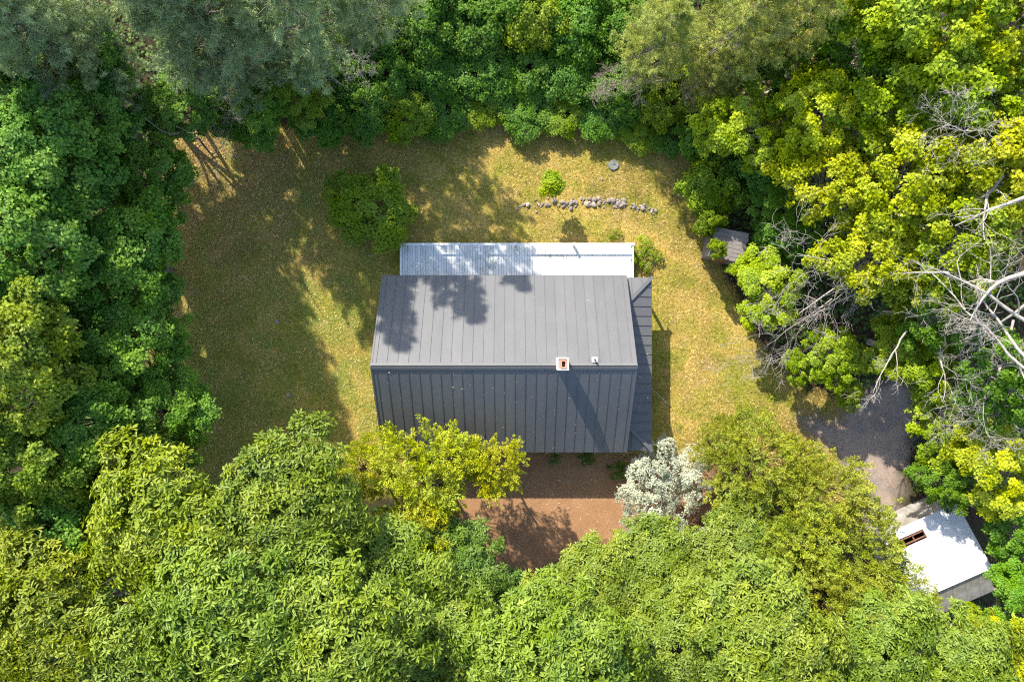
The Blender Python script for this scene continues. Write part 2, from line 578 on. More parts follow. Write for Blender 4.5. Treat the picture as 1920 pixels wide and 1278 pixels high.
N = 90000
xy = np.stack([rng.uniform(-20, 22, N), rng.uniform(-9.5, 12.5, N)], 1)
keep = poly_sd(xy[:, 0], xy[:, 1], LAWN) > rng.uniform(-0.4, 0.6, N)
keep &= ~((xy[:, 0] > HX0 + 0.3) & (xy[:, 0] < 6.0) & (xy[:, 1] > HY0 + 0.3) & (xy[:, 1] < 5.0))
keep &= poly_sd(xy[:, 0], xy[:, 1], DIRT) < 0.2
keep &= poly_sd(xy[:, 0], xy[:, 1], DRIVE) < 0.0
xy = xy[keep]
N = len(xy)
base = np.concatenate([xy, np.full((N, 1), 0.008)], 1)
az = rng.uniform(0, 2 * np.pi, N)
ln = rng.uniform(0.06, 0.17, N)
tip = base + np.stack([np.cos(az) * ln, np.sin(az) * ln, rng.uniform(0.02, 0.09, N)], 1)
sd_ = np.stack([-np.sin(az), np.cos(az), np.zeros(N)], 1) * rng.uniform(0.012, 0.03, N)[:, None]
V = np.stack([base - sd_, base + sd_, tip], 1).reshape(-1, 3)
F = np.arange(N * 3).reshape(-1, 3)
grass_m, nt, out = new_mat('grass_blade')
at = nd(nt, 'ShaderNodeAttribute', attribute_name='tint')
w = world_co(nt)
nm = noise(nt, w, 0.75, 5.0, 0.65, 0.4)
c1 = ramp(nt, at.outputs['Fac'], [(0, (0.24, 0.165, 0.04)), (0.5, (0.45, 0.32, 0.09)), (1, (0.66, 0.51, 0.22))])
c2 = ramp(nt, at.outputs['Fac'], [(0, (0.10, 0.13, 0.012)), (0.6, (0.23, 0.235, 0.025)), (1, (0.42, 0.36, 0.07))])
principled(nt, out, mixc(nt, maprange(nt, nm, 0.42, 0.62, 0, 0.85), c1, c2), 0.85, 0.15)
tag(link('grass', mesh_np('grass', V, F, rng.uniform(0, 1, N)), grass_m), kind='stuff', label='short dry grass blades growing across the lawn', cat='grass')

# ---------------------------------------------------------------- undergrowth under the trees (uncountable)
N = 130000
xy = np.stack([rng.uniform(-30, 30, N), rng.uniform(-20, 22, N)], 1)
clump = np.sin(xy[:, 0] * 1.3 + 2 * np.sin(xy[:, 1] * 0.7)) + np.sin(xy[:, 1] * 1.7 + xy[:, 0] * 0.6)
keep = (poly_sd(xy[:, 0], xy[:, 1], LAWN) < -0.5) & (poly_sd(xy[:, 0], xy[:, 1], DIRT) < -0.3) & (poly_sd(xy[:, 0], xy[:, 1], DRIVE) < -0.2) & (clump > rng.uniform(-2.6, 0.6, N))
keep &= ~((xy[:, 0] > 18.5) & (xy[:, 1] < -8) & (xy[:, 1] > -14))
xy = xy[keep]; N = len(xy)
base = np.concatenate([xy, rng.uniform(0.08, 0.75, (N, 1)) * (0.6 + 0.2 * clump[keep])[:, None].clip(0.2, 1)], 1)
az = rng.uniform(0, 2 * np.pi, N)
dv = np.stack([np.cos(az), np.sin(az), rng.uniform(-0.3, 0.35, N)], 1)
sv = np.stack([-np.sin(az), np.cos(az), rng.normal(0, 0.2, N)], 1)
ln = rng.uniform(0.12, 0.28, N)[:, None]; wd = ln * rng.uniform(0.3, 0.5, N)[:, None]
V = np.stack([base, base + dv * ln * .5 + sv * wd, base + dv * ln, base + dv * ln * .5 - sv * wd], 1).reshape(-1, 3)
ug = link('undergrowth', mesh_np('undergrowth', V, np.arange(N * 4).reshape(-1, 4), rng.uniform(0, 1, N)), MAT['leaf'])
ug.color = (0.085, 0.15, 0.025, 1)
tag(ug, kind='stuff', label='low leafy undergrowth covering the forest floor', cat='undergrowth')

# ---------------------------------------------------------------- the house
house = empty('house', (0, 0, 0))
tag(house, 'long house under a dark charcoal standing-seam metal gable roof', 'house')
WX0, WX1, WY0, WY1 = HX0 + 0.25, HX1 - 0.25, HY0 + 0.35, HY1 - 0.35
T = 0.16


def wall_x(name, y, sgn):
    return box(name, WX0, WX1, min(y, y - sgn * T), max(y, y - sgn * T), 0, EZ - 0.05, MAT['siding'], house)


wall_x('wall', WY1, 1)
wall_x('wall', WY0, -1)


def gable(x, sgn):
    xs = (x, x - sgn * T)
    prof = [(WY0 + T, 0), (WY1 - T, 0), (WY1 - T, EZ - 0.05), (RY, RZ - 0.22), (WY0 + T, EZ - 0.05)]
    V = [(xs[0], y, z) for y, z in prof] + [(xs[1], y, z) for y, z in prof]
    n = len(prof)
    F = [tuple(range(n)), tuple(range(2 * n - 1, n - 1, -1))] + [(i, n + i, n + (i + 1) % n, (i + 1) % n) for i in range(n)]
    me = mesh_py('gable_wall', V, F)
    bm = bmesh.new(); bm.from_mesh(me); bmesh.ops.recalc_face_normals(bm, faces=bm.faces); bm.to_mesh(me); bm.free()
    return link('gable_wall', me, MAT['siding'], house)


gable(WX0, -1)
gable(WX1, 1)


def window(x, y, z, face, w=0.9, h=1.2):
    """face: +1/-1 along y, or 'w'/'e' along x"""
    if face in (1, -1):
        f = box('window', x - w / 2, x + w / 2, y, y + face * 0.05, z, z + h, MAT['white_wood'], house)
        for k in (0, 1):
            q = link('pane', box_me('pane', w - 0.16, 0.02, h / 2 - 0.11), MAT['glass'], f, (0, face * 0.032, (-0.25 + 0.5 * k) * h))
    else:
        s = -1 if face == 'w' else 1
        f = box('window', x, x + s * 0.05, y - w / 2, y + w / 2, z, z + h, MAT['white_wood'], house)
        for k in (0, 1):
            q = link('pane', box_me('pane', 0.02, w - 0.16, h / 2 - 0.11), MAT['glass'], f, (s * 0.032, 0, (-0.25 + 0.5 * k) * h))


for wx in (-4.6, -1.6, 3.6): window(wx, WY1, 1.15, 1)
for wx in (-4.6, -1.8, 1.0, 3.9): window(wx, WY0, 0.95, -1)
for wy in (-3.2, 0.9): window(WX0, wy, 0.95, 'w')
window(WX0, RY, 3.1, 'w', 0.8, 1.0)
dr = box('door', 0.6, 1.55, WY1, WY1 + 0.05, 0.6, 2.4, MAT['dark_trim'], house)
link('handle', box_me('handle', 0.04, 0.05, 0.12, 0.01), MAT['wire'], dr, (0.36, 0.05, -0.05))

# main roof: a deck, 25 pans and seams a side, ridge cap, rake and eave trim
roof = empty('roof', (0, 0, 0), parent=house)
slopeN = Vector((0, HY1 - RY, EZ - RZ))
slopeS = Vector((0, HY0 - RY, EZ - RZ))
XV = Vector((1, 0, 0))


def slope_deck(sl, s):
    a = Vector((HX0 + 0.03, RY, RZ - 0.03)); b = Vector((HX1 - 0.03, RY, RZ - 0.03))
    e = sl * 0.995
    me = prism_me('roof_deck', [a, b, b + e, a + e], 0.14)
    link('roof_deck', me, MAT['dark_trim'], roof)


PW = 0.489
edges = [HX0] + [HX0 + 0.24 + PW * k for k in range(25)] + [HX1]
rr = random.Random(3)
for sl, s in ((slopeN, 1), (slopeS, -1)):
    slope_deck(sl, s)
    nrm = XV.cross(sl)
    if nrm.z < 0: nrm = -nrm
    nrm.normalize()
    for k in range(len(edges) - 1):
        x0, x1 = edges[k] + 0.004, edges[k + 1] - 0.004
        # slightly dished, slightly uneven pan (oil-canned sheet)
        nu, nv = 4, 9
        Vv = []
        amp = 0.0015 if s > 0 else 0.004
        ph = rr.uniform(0, 6)
        for iv in range(nv + 1):
            for iu in range(nu + 1):
                u, v = iu / nu, iv / nv
                p = Vector((x0 + (x1 - x0) * u, RY, RZ)) + sl * (0.012 + 0.988 * v)
                b = amp * math.sin(math.pi * u) * (math.sin(ph + v * 17) * 0.6 + rr.uniform(-0.7, 0.7))
                Vv.append(p + nrm * (b + 0.012))
        m0 = len(Vv)
        Ff = []
        for iv in range(nv):
            for iu in range(nu):
                q = iv * (nu + 1) + iu
                f = (q, q + 1, q + nu + 2, q + nu + 1)
                Ff.append(f if s < 0 else f[::-1])
        me = mesh_py('roof_panel', Vv, Ff, True)
        bm = bmesh.new(); bm.from_mesh(me)
        for f in bm.faces:
            f.normal_update()
        if sum(f.normal.z for f in bm.faces) < 0: bmesh.ops.reverse_faces(bm, faces=bm.faces)
        bm.to_mesh(me); bm.free()
        link('roof_panel', me, MAT['roof'], roof)
    for k in range(1, len(edges) - 1):
        a = Vector((edges[k], RY, RZ)) + sl * 0.03 + nrm * 0.006
        b = Vector((edges[k], RY, RZ)) + sl * 1.0 + nrm * 0.006
        link('seam', bar_me('seam', a, b, 0.030, 0.034 if s > 0 else 0.026, nrm), MAT['roof'], roof)
    # eave drip edge
    a = Vector((HX0, RY, RZ)) + sl * 1.0 - nrm * 0.12
    b = Vector((HX1, RY, RZ)) + sl * 1.0 - nrm * 0.12
    link('drip_edge', bar_me('drip_edge', a, b, 0.03, 0.13, nrm), MAT['dark_trim'], roof)
    # rake trim
    for xx, sg in ((HX0, -1), (HX1, 1)):
        a = Vector((xx - sg * 0.03, RY, RZ)) + sl * 0.01 - nrm * 0.15
        b = Vector((xx - sg * 0.03, RY, RZ)) + sl * 1.0 - nrm * 0.15
        link('rake_trim', bar_me('rake_trim', a, b, 0.07, 0.185, nrm), MAT['roof'], roof)
    # ridge cap half
    nn = nrm * 0.05
    a = Vector((HX0 - 0.01, RY, RZ)) + sl * 0.0
    b = Vector((HX1 + 0.01, RY, RZ)) + sl * 0.0
    wcap = 0.16 / sl.length
    me = prism_me('ridge_cap', [a + nn, b + nn, b + sl * wcap + nn, a + sl * wcap + nn], 0.02)
    link('ridge_cap', me, MAT['roof'], roof)

# chimney straddling the ridge
ch = empty('chimney', (2.27, -1.02, 0), parent=house)
ct = 6.36
cw, cd = 0.50, 0.53
link('stack', box_me('stack', cw, cd, 1.5, 0.01, (0, 0, ct - 0.75)), MAT['brick_white'], ch)


def frame_me(name, ox, oy, ix, iy, z0, z1, dx=0.0, dy=0.0):
    V, F = [], []
    for z in (z0, z1):
        V += [(-ox, -oy, z), (ox, -oy, z), (ox, oy, z), (-ox, oy, z)]
        V += [(dx - ix, dy - iy, z), (dx + ix, dy - iy, z), (dx + ix, dy + iy, z), (dx - ix, dy + iy, z)]
    for i in range(4):
        j = (i + 1) % 4
        F += [(i, j, 8 + j, 8 + i), (4 + j, 4 + i, 12 + i, 12 + j), (8 + i, 8 + j, 12 + j, 12 + i), (j, i, 4 + i, 4 + j)]
    return mesh_py(name, V, F)


link('cap', frame_me('cap', 0.268, 0.285, 0.20, 0.225, ct + 0.002, ct + 0.10), MAT['brick_white'], ch)
link('crown', frame_me('crown', 0.199, 0.224, 0.142, 0.192, ct + 0.002, ct + 0.05, 0.03, -0.01), MAT['mortar'], ch)
link('flue', frame_me('flue', 0.14, 0.19, 0.075, 0.12, ct + 0.005, ct + 0.14), MAT['clay'], ch, (0.03, -0.01, 0))
link('flue_void', box_me('flue_void', 0.148, 0.238, 0.02, 0, (0.03, -0.01, ct + 0.03)), MAT['flue_dark'], ch)  # black sheet standing in for the darkness inside the open flue

# plumbing vent on the north slope
vp = empty('vent_pipe', P(1115, 674, 5.55), parent=house)
tN = math.atan2(RZ - EZ, HY1 - RY)
link('flashing', box_me('flashing', 0.26, 0.26, 0.02, 0.005), MAT['white_metal'], vp, (0, 0, 0.03), (-tN, 0, 0))
bm = bmesh.new()
bmesh.ops.create_cone(bm, cap_ends=True, segments=12, radius1=0.05, radius2=0.05, depth=0.36)
pm = bpy.data.meshes.new('pipe'); bm.to_mesh(pm); bm.free()
link('pipe', pm, MAT['black_pipe'], vp, (0, 0, 0.17))

# pent roof round the east gable end
PX0, PX1 = WX1 - 0.02, 7.03
PY0, PY1 = -5.50, 3.19
PZ0, PZ1 = 2.40, 3.02                # eave and top
HIP = PX1 - PX0
pent = empty('pent_roof', (0, 0, 0), parent=house)
A = Vector((PX1, PY0, PZ0)); B = Vector((PX1, PY1, PZ0))
At = Vector((PX0, PY0 + HIP, PZ1)); Bt = Vector((PX0, PY1 - HIP, PZ1))
pe_n = (B - A).cross(Bt - A)
if pe_n.z < 0: pe_n = -pe_n
pe_n.normalize()
ny = 18
ys = [PY0 + (PY1 - PY0) * k / ny for k in range(ny + 1)]


def pent_x(y):
    """x of the inner edge of the east face at this y (wall or hip)"""
    return max(PX0, PX1 - min(y - PY0, PY1 - y)) if min(y - PY0, PY1 - y) < HIP else PX0


def pent_z(x): return PZ0 + (PZ1 - PZ0) * (PX1 - x) / HIP


for k in range(ny):
    y0, y1 = ys[k] + 0.003, ys[k + 1] - 0.003
    pts = [(PX1, y0), (PX1, y1)]
    mid = sorted([y for y in (PY0 + HIP, PY1 - HIP) if y0 < y < y1], reverse=True)
    pts.append((pent_x(y1), y1))
    for y in mid: pts.append((PX0, y))
    pts.append((pent_x(y0), y0))
    poly = [Vector((x, y, pent_z(x))) for x, y in pts]
    clean = []
    for q in poly:
        if not clean or (q - clean[-1]).length > 0.01: clean.append(q)
    if (clean[0] - clean[-1]).length < 0.01: clean.pop()
    if len(clean) >= 3:
        link('roof_panel', prism_me('pent_panel', clean, 0.05), MAT['roof'], pent)
    if k > 0:
        y = ys[k]
        x = pent_x(y)
        link('seam', bar_me('seam', Vector((PX1, y, PZ0)) + pe_n * 0.002, Vector((x, y, pent_z(x))) + pe_n * 0.002, 0.024, 0.03, pe_n), MAT['roof'], pent)
for yy, sg in ((PY1, 1), (PY0, -1)):
    w_ = 3
    for k in range(w_):
        x0 = PX0 + HIP * k / w_ + 0.003
        x1 = PX0 + HIP * (k + 1) / w_ - 0.003

        def pt(x, y): return Vector((x, y, PZ0 + (PZ1 - PZ0) * abs(yy - y) / HIP))
        poly = [pt(x0, yy), pt(x1, yy), pt(x1, yy - sg * (PX1 - x1)), pt(x0, yy - sg * (PX1 - x0))]
        poly = [q for i_, q in enumerate(poly) if (q - poly[i_ - 1]).length > 0.012]
        if len(poly) >= 3: link('roof_panel', prism_me('hip_panel', poly, 0.05), MAT['roof'], pent)
        if k:
            nn = Vector((0, sg * (PZ1 - PZ0), HIP)).normalized()
            xx = PX0 + HIP * k / w_
            link('seam', bar_me('seam', pt(xx, yy) + nn * 0.002, pt(xx, yy - sg * (PX1 - xx)) + nn * 0.002, 0.024, 0.03, nn), MAT['roof'], pent)
    a = Vector((PX1 + 0.03, yy + sg * 0.03, PZ0 + 0.015)); b = Vector((PX0, yy - sg * HIP, PZ1 + 0.02))
    link('hip_cap', bar_me('hip_cap', a, b, 0.17, 0.045), MAT['roof'], pent)
# fascia and the porch posts that carry the pent roof
box('fascia', PX1 - 0.05, PX1 - 0.01, PY0 + 0.02, PY1 - 0.02, PZ0 - 0.2, PZ0 - 0.055, MAT['white_wood'], pent)
for yy in (PY0 + 0.25, -2.6, 0.3, PY1 - 0.25):
    box('post', PX1 - 0.30, PX1 - 0.18, yy - 0.06, yy + 0.06, 0, PZ0 - 0.05 + 0.06, MAT['white_wood'], house)

# dropped leaves and lichen flecks caught along the seams (uncountable)
V, F = [], []
rr = random.Random(11)
for k in range(150):
    s_ = rr.random()
    if s_ < 0.74:
        seam_x = rr.choice(edges[1:-1]) + rr.choice((-1, 1)) * abs(rr.gauss(0.02, 0.07)); v = rr.uniform(0.06, 0.99)
        p = Vector((seam_x, RY, RZ)) + slopeS * v
        nrm = Vector((0, -(RZ - EZ), (RY - HY0))).normalized()
    elif s_ < 0.86:
        p = Vector((rr.uniform(HX0 + .3, HX1 - .3), RY, RZ)) + slopeN * rr.uniform(0.1, 0.95)
        nrm = Vector((0, (RZ - EZ), (HY1 - RY))).normalized()
    else:
        y = rr.uniform(PY0 + 1.5, PY1 - 1.5); x = rr.uniform(PX0 + 0.4, PX1 - 0.1)
        p = Vector((x, y, pent_z(x))); nrm = pe_n
    r = rr.choice((0.012, 0.016, 0.022, 0.03)) * (1.7 if rr.random() < 0.07 else 1)
    a0 = rr.uniform(0, 6.28)
    t = nrm.orthogonal().normalized(); b_ = nrm.cross(t)
    o0 = len(V)
    for q in range(5):
        an = a0 + q * 1.2566
        V.append(p + nrm * (0.03 + 0.3 * r * rr.random()) + (t * math.cos(an) + b_ * math.sin(an)) * r * rr.uniform(0.6, 1.3))
    F.append(tuple(range(o0, o0 + 5)))
for k in range(320):
    p = P(rr.uniform(930, 1240), rr.uniform(860, 1010), 0.02)
    if k > 210: p = P(rr.uniform(320, 560), rr.uniform(255, 430), 0.02)
    r = rr.choice((0.014, 0.02, 0.03, 0.04)); a0 = rr.uniform(0, 6.28); o0 = len(V)
    for q in range(5):
        an = a0 + q * 1.2566
        V.append(p + Vector((math.cos(an) * r * rr.uniform(.6, 1.3), math.sin(an) * r * rr.uniform(.6, 1.3), 0.012 + rr.random() * r * 0.6)))
    F.append(tuple(range(o0, o0 + 5)))
tag(link('fallen_leaves', mesh_py('fallen_leaves', V, F), MAT['dry_leaf']), kind='stuff', label='scattered dry leaves on the roof, bare earth and lawn corner', cat='leaves')

# ---------------------------------------------------------------- deck behind the house
DX0, DX1, DY0, DY1, DZ = -5.85, 6.36, WY1 + 0.06, 5.14, 0.60
deck = empty('deck', (0, (DY0 + DY1) / 2, 0))
tag(deck, 'long white-painted plank deck with low railing along the house', 'deck')
oy = (DY0 + DY1) / 2


def dbox(name, x0, x1, y0, y1, z0, z1, mat, bev=0.0):
    o = box(name, x0, x1, y0 - oy, y1 - oy, z0, z1, mat, deck, bev)
    return o


nb_ = 88
bw = (DX1 - DX0 - 0.1) / nb_
rr = random.Random(5)
boards = [box_me('board', bw - 0.011, DY1 - DY0 - 0.06, 0.03, 0.004) for _ in range(3)]
for k in range(nb_):
    x = DX0 + 0.05 + bw * (k + 0.5)
    link('board', boards[k % 3], MAT['deck'], deck, (x, 0, DZ - 0.015 + rr.uniform(-0.002, 0.002)), (0, rr.uniform(-0.01, 0.01), 0))
dbox('rim_board', DX0, DX1, DY1 - 0.028, DY1, DZ - 0.22, DZ - 0.002, MAT['white_wood'])
dbox('rim_board', DX0, DX0 + 0.04, DY0, DY1 - 0.03, DZ - 0.22, DZ - 0.001, MAT['white_wood'])
dbox('rim_board', DX1 - 0.04, DX1, DY0, DY1 - 0.03, DZ - 0.22, DZ - 0.001, MAT['white_wood'])
for yy in (DY0 + 0.15, oy, DY1 - 0.2):
    dbox('joist', DX0 + 0.06, DX1 - 0.06, yy - 0.03, yy + 0.03, DZ - 0.2, DZ - 0.04, MAT['grey_board'])
RH = DZ + 0.50
px_posts = [DX0 + 0.05, -2.78, 0.19, 3.24, DX1 - 0.06]
for k, x in enumerate(px_posts):
    o = dbox('post', x - 0.05, x + 0.05, DY1 - 0.145, DY1 - 0.045, 0.0, RH + 0.03, MAT['white_wood'])
    link('post_cap', box_me('post_cap', 0.15, 0.15, 0.03, 0.008), MAT['white_wood'], o, (0, 0, (RH + 0.03) / 2 + 0.016))
for x0, x1 in zip(px_posts[:-1], px_posts[1:]):
    dbox('top_rail', x0 + 0.052, x1 - 0.052, DY1 - 0.15, DY1 - 0.04, RH - 0.04, RH, MAT['white_wood'], 0.006)
for x in (DX0 + 0.05, DX1 - 0.06):
    dbox('top_rail', x - 0.045, x + 0.045, DY0 + 0.1, DY1 - 0.147, RH - 0.04, RH, MAT['white_wood'], 0.006)

# ---------------------------------------------------------------- small things on the lawn
bm = bmesh.new()
bmesh.ops.create_cone(bm, cap_ends=True, segments=28, radius1=0.29, radius2=0.28, depth=0.10)
bmesh.ops.bevel(bm, geom=[e for e in bm.edges if all(v.co.z > 0 for v in e.verts)], offset=0.02, segments=2, affect='EDGES')
me = bpy.data.meshes.new('lid'); bm.to_mesh(me); bm.free()
lid = empty('septic_lid', P(1150, 310, 0))  # septic lid, a round concrete disc
tag(lid, 'round grey concrete lid set in the dry lawn', 'lid')
link('disc', me, MAT['concrete'], lid, (0, 0, 0.055))
link('handle', box_me('handle', 0.10, 0.025, 0.02, 0.005), MAT['black_pipe'], lid, (0.02, 0.02, 0.115))


def rock_me(rr, name='stone'):
    bm = bmesh.new()
    bmesh.ops.create_icosphere(bm, subdivisions=1, radius=0.5)
    bmesh.ops.subdivide_edges(bm, edges=list(bm.edges)[::3], cuts=1)
    for v in bm.verts:
        v.co *= rr.uniform(0.75, 1.12)
        v.co.z = max(v.co.z, -0.28)
    bmesh.ops.triangulate(bm, faces=bm.faces)
    me = bpy.data.meshes.new(name)
    bm.to_mesh(me); bm.free()
    return me


rr = random.Random(21)
rocks = [rock_me(rr) for _ in range(7)]
for m_ in rocks: m_.materials.append(MAT['stone'])
rocks_p = [rock_me(rr) for _ in range(5)]
for m_ in rocks_p: m_.materials.append(MAT['pale_stone'])
row = empty('stone_row', P(1095, 384, 0))
tag(row, 'low tumbled dry-stone row crossing the lawn behind the deck', 'stone wall')
o0 = P(1095, 384, 0)
for k in range(170):
    t = rr.random()
    x = 968 + t * 262
    if 1005 < x < 1020 and rr.random() < 0.5: continue
    dens = 1.0 if x > 1055 else 0.55
    if rr.random() > dens: continue
    yc = 389 - 9 * math.sin((x - 968) / 262 * math.pi * 0.9) + (6 if x > 1190 else 0)
    y = yc + rr.gauss(0, 4.6)
    p = P(x, y, 0) - o0
    s = rr.choice((0.07, 0.09, 0.12, 0.15, 0.19, 0.25)) * (1.25 if rr.random() < 0.15 else 1)
    st = link('stone', rr.choice(rocks + rocks_p[:2]), None, row, (p.x, p.y, 0.05 * s / 0.2 + rr.uniform(0, 0.02)), (rr.uniform(-.3, .3), rr.uniform(-.3, .3), rr.uniform(0, 6)))
    st.scale = (s * rr.uniform(1, 1.6), s, s * rr.uniform(0.6, 0.9))
for px, py, s, lab in ((1122, 372, 0.30, 'pale rounded stone lying on top of the tumbled stone row'),
                       (1128, 336, 0.16, 'small pale stone on the grass below the round lid'),
                       (1272, 366, 0.24, 'pale stone at the lawn edge beside the right shrubs'),
                       (1336, 471, 0.30, 'white stone lying at the corner of the small grey shed'),
                       (520, 603, 0.34, 'flat blue-grey stone in the shaded lawn left of the house'),
                       (541, 740, 0.32, 'flat grey stone in shaded grass nearest the left trees')):
    flat = 'flat' in lab
    z = 2.2 if 'shed' in lab else 0
    if z: continue
    o = link('stone', rr.choice(rocks_p if not flat else rocks), None, None, P(px, py, 0) + Vector((0, 0, 0.08 * s if flat else 0.24 * s)), (0, 0, rr.uniform(0, 6)))
    o.scale = (s, s * 0.75, s * (0.25 if flat else 0.7))
    tag(o, lab, 'stone')

# service cable from the gable to a peg in the grass
a = np.array(P(1197, 704, 2.95)); b = np.array(P(1256, 760, 0.04))
t = np.linspace(0, 1, 14)[:, None]
path = a * (1 - t) + b * t
path[:, 2] -= (np.sin(t[:, 0] * math.pi) * 0.12)
V, F = tube_np(path, np.full(14, 0.011), 5)
cab = empty('guy_wire', P(1256, 760, 0))
tag(cab, 'thin pale wire slanting from the gable end to the grass', 'wire')
link('cable', mesh_np('cable', V - np.array(cab.location), F), MAT['wire'], cab)
link('peg', box_me('peg', 0.04, 0.04, 0.16, 0.005), MAT['peg'], cab, (0, 0, 0.06))

# ---------------------------------------------------------------- the two sheds
# small weathered shed at the right edge of the lawn
sh = empty('small_shed', P(1367, 459, 2.1) * 1.0, rad(-12))
sh.location.z = 0
tag(sh, 'small weathered grey-board shed half hidden by leaves at lawn edge', 'shed')
SW, SD = 1.75, 1.45
box('wall', -SW / 2 + .1, SW / 2 - .1, SD / 2 - .16, SD / 2 - .1, 0, 2.16, MAT['grey_board'], sh)
box('wall', -SW / 2 + .1, SW / 2 - .1, -SD / 2 + .1, -SD / 2 + .16, 0, 1.83, MAT['grey_board'], sh)
box('wall', -SW / 2 + .1, -SW / 2 + .16, -SD / 2 + .165, SD / 2 - .165, 0, 1.86, MAT['grey_board'], sh)
box('wall', SW / 2 - .16, SW / 2 - .1, -SD / 2 + .165, SD / 2 - .165, 0, 1.86, MAT['grey_board'], sh)
box('door', -0.35, 0.35, -SD / 2 + .06, -SD / 2 + .098, 0.05, 1.7, MAT['red_wood'], sh)
rt = math.atan2(0.33, SD)
rr = random.Random(9)
for k in range(7):
    y = -SD / 2 + SD * (k + 0.5) / 7
    z = 1.86 + (y + SD / 2) * math.tan(rt) + 0.03 + 0.008 * (k % 2)
    link('roof_board', box_me('roof_board', SW + rr.uniform(-.05, .05), SD / 7 + 0.03, 0.025, 0.004), MAT['grey_board'], sh, (rr.uniform(-.02, .02), y, z), (rt - 0.05, rr.uniform(-.015, .015), rr.uniform(-.012, .012)))

# white-roofed shed bottom right; its ridge runs from lower left to upper right
ra, rb = P(1712, 1125, 3.0), P(1858, 1061, 3.0)
rdir = (rb - ra); rl = rdir.length
ang = math.atan2(rdir.y, rdir.x)
ws = empty('metal_shed', ((ra + rb) / 2).to_3d(), ang)
ws.location.z = 0
tag(ws, 'shed with glaring white metal roof among trees, one panel missing', 'shed')
NL, SL = 3.25, 1.6                    # horizontal run of the two slopes
nZ, sZ = 2.35, 2.25
box('wall', -rl / 2 + .12, rl / 2 - .12, NL - .22, NL - .14, 0, nZ + 0.0, MAT['old_zinc'], ws)
box('wall', -rl / 2 + .12, rl / 2 - .12, -SL + .14, -SL + .22, 0, sZ - 0.02, MAT['old_zinc'], ws)
for x0 in (-rl / 2 + .12, rl / 2 - .20):
    prof = [(-SL + .23, 0), (NL - .23, 0), (NL - .23, nZ - .02), (0, 2.90), (-SL + .23, sZ + .02)]
    V = [(x0, y, z) for y, z in prof] + [(x0 + 0.08, y, z) for y, z in prof]
    F = [(4, 3, 2, 1, 0), (5, 6, 7, 8, 9)] + [(i, (i + 1) % 5, 5 + (i + 1) % 5, 5 + i) for i in range(5)]
    link('gable_wall', mesh_py('gable_wall', V, F), MAT['old_zinc'], ws)


def corr(name, w_, length, mat, loc, rx):
    """corrugated sheet, ribs running down the slope (local y)"""
    nx = 24
    V, F = [], []
    for iy in (0, 1):
        for ix in range(nx + 1):
            V.append((w_ * (ix / nx - 0.5), length * (iy - 0.5), 0.012 * math.cos(ix * math.pi / 1.5)))
    for ix in range(nx):
        F.append((ix, ix + 1, nx + 2 + ix, nx + 1 + ix))
    o = link(name, mesh_py(name, V, F, True), mat, ws, loc, (rx, 0, 0))
    return o


tn = math.atan2(3.0 - nZ, NL); ts = math.atan2(3.0 - sZ, SL)
npan = 6
pw = rl / npan
for k in range(npan):
    x = -rl / 2 + pw * (k + 0.5)

    def nor(y0, y1, dz=0.0):
        L = (y1 - y0) / math.cos(tn); ym = (y0 + y1) / 2
        corr('roof_sheet', pw + 0.03, L, MAT['zinc'], (x, ym, 3.0 - ym * math.tan(tn) + dz + 0.004 * (k % 2)), -tn)
    if k in (0, 1, 2):
        nor(0.02, 2.34); nor(2.78, NL, 0.0)
    else:
        nor(0.02, NL)
    L = SL / math.cos(ts)
    corr('roof_sheet', pw + 0.03, L, MAT['old_zinc'], (x, -SL / 2, 3.0 - SL / 2 * math.tan(ts) + 0.004 * (k % 2)), ts)
for y in (2.42, 2.68):
    link('purlin', box_me('purlin', rl - 0.3, 0.05, 0.07), MAT['red_wood'], ws, (0, y, 3.0 - y * math.tan(tn) - 0.07))
for k in range(7):
    x = -rl / 2 + 0.3 + (rl - 0.6) * k / 6
    link('rafter', bar_me('rafter', Vector((x, 0.06, 2.82)), Vector((x, NL - 0.26, 2.82 - (NL - 0.32) * math.tan(tn))), 0.05, 0.08), MAT['red_wood'], ws)
link('ridge_cap', box_me('ridge_cap', rl + 0.04, 0.20, 0.02), MAT['zinc'], ws, (0, 0.02, 3.035), (-0.15, 0, 0))

# ---------------------------------------------------------------- plants: shapes shared between copies
def unit(v): return v / (np.linalg.norm(v, axis=-1, keepdims=True) + 1e-9)


def rand_dirs(rng, n, zmin=-1.0, zmax=1.0):
    z = rng.uniform(zmin, zmax, n)
    a = rng.uniform(0, 2 * np.pi, n)
    r = np.sqrt(np.maximum(0, 1 - z * z))
    return np.stack([r * np.cos(a), r * np.sin(a), z], 1)


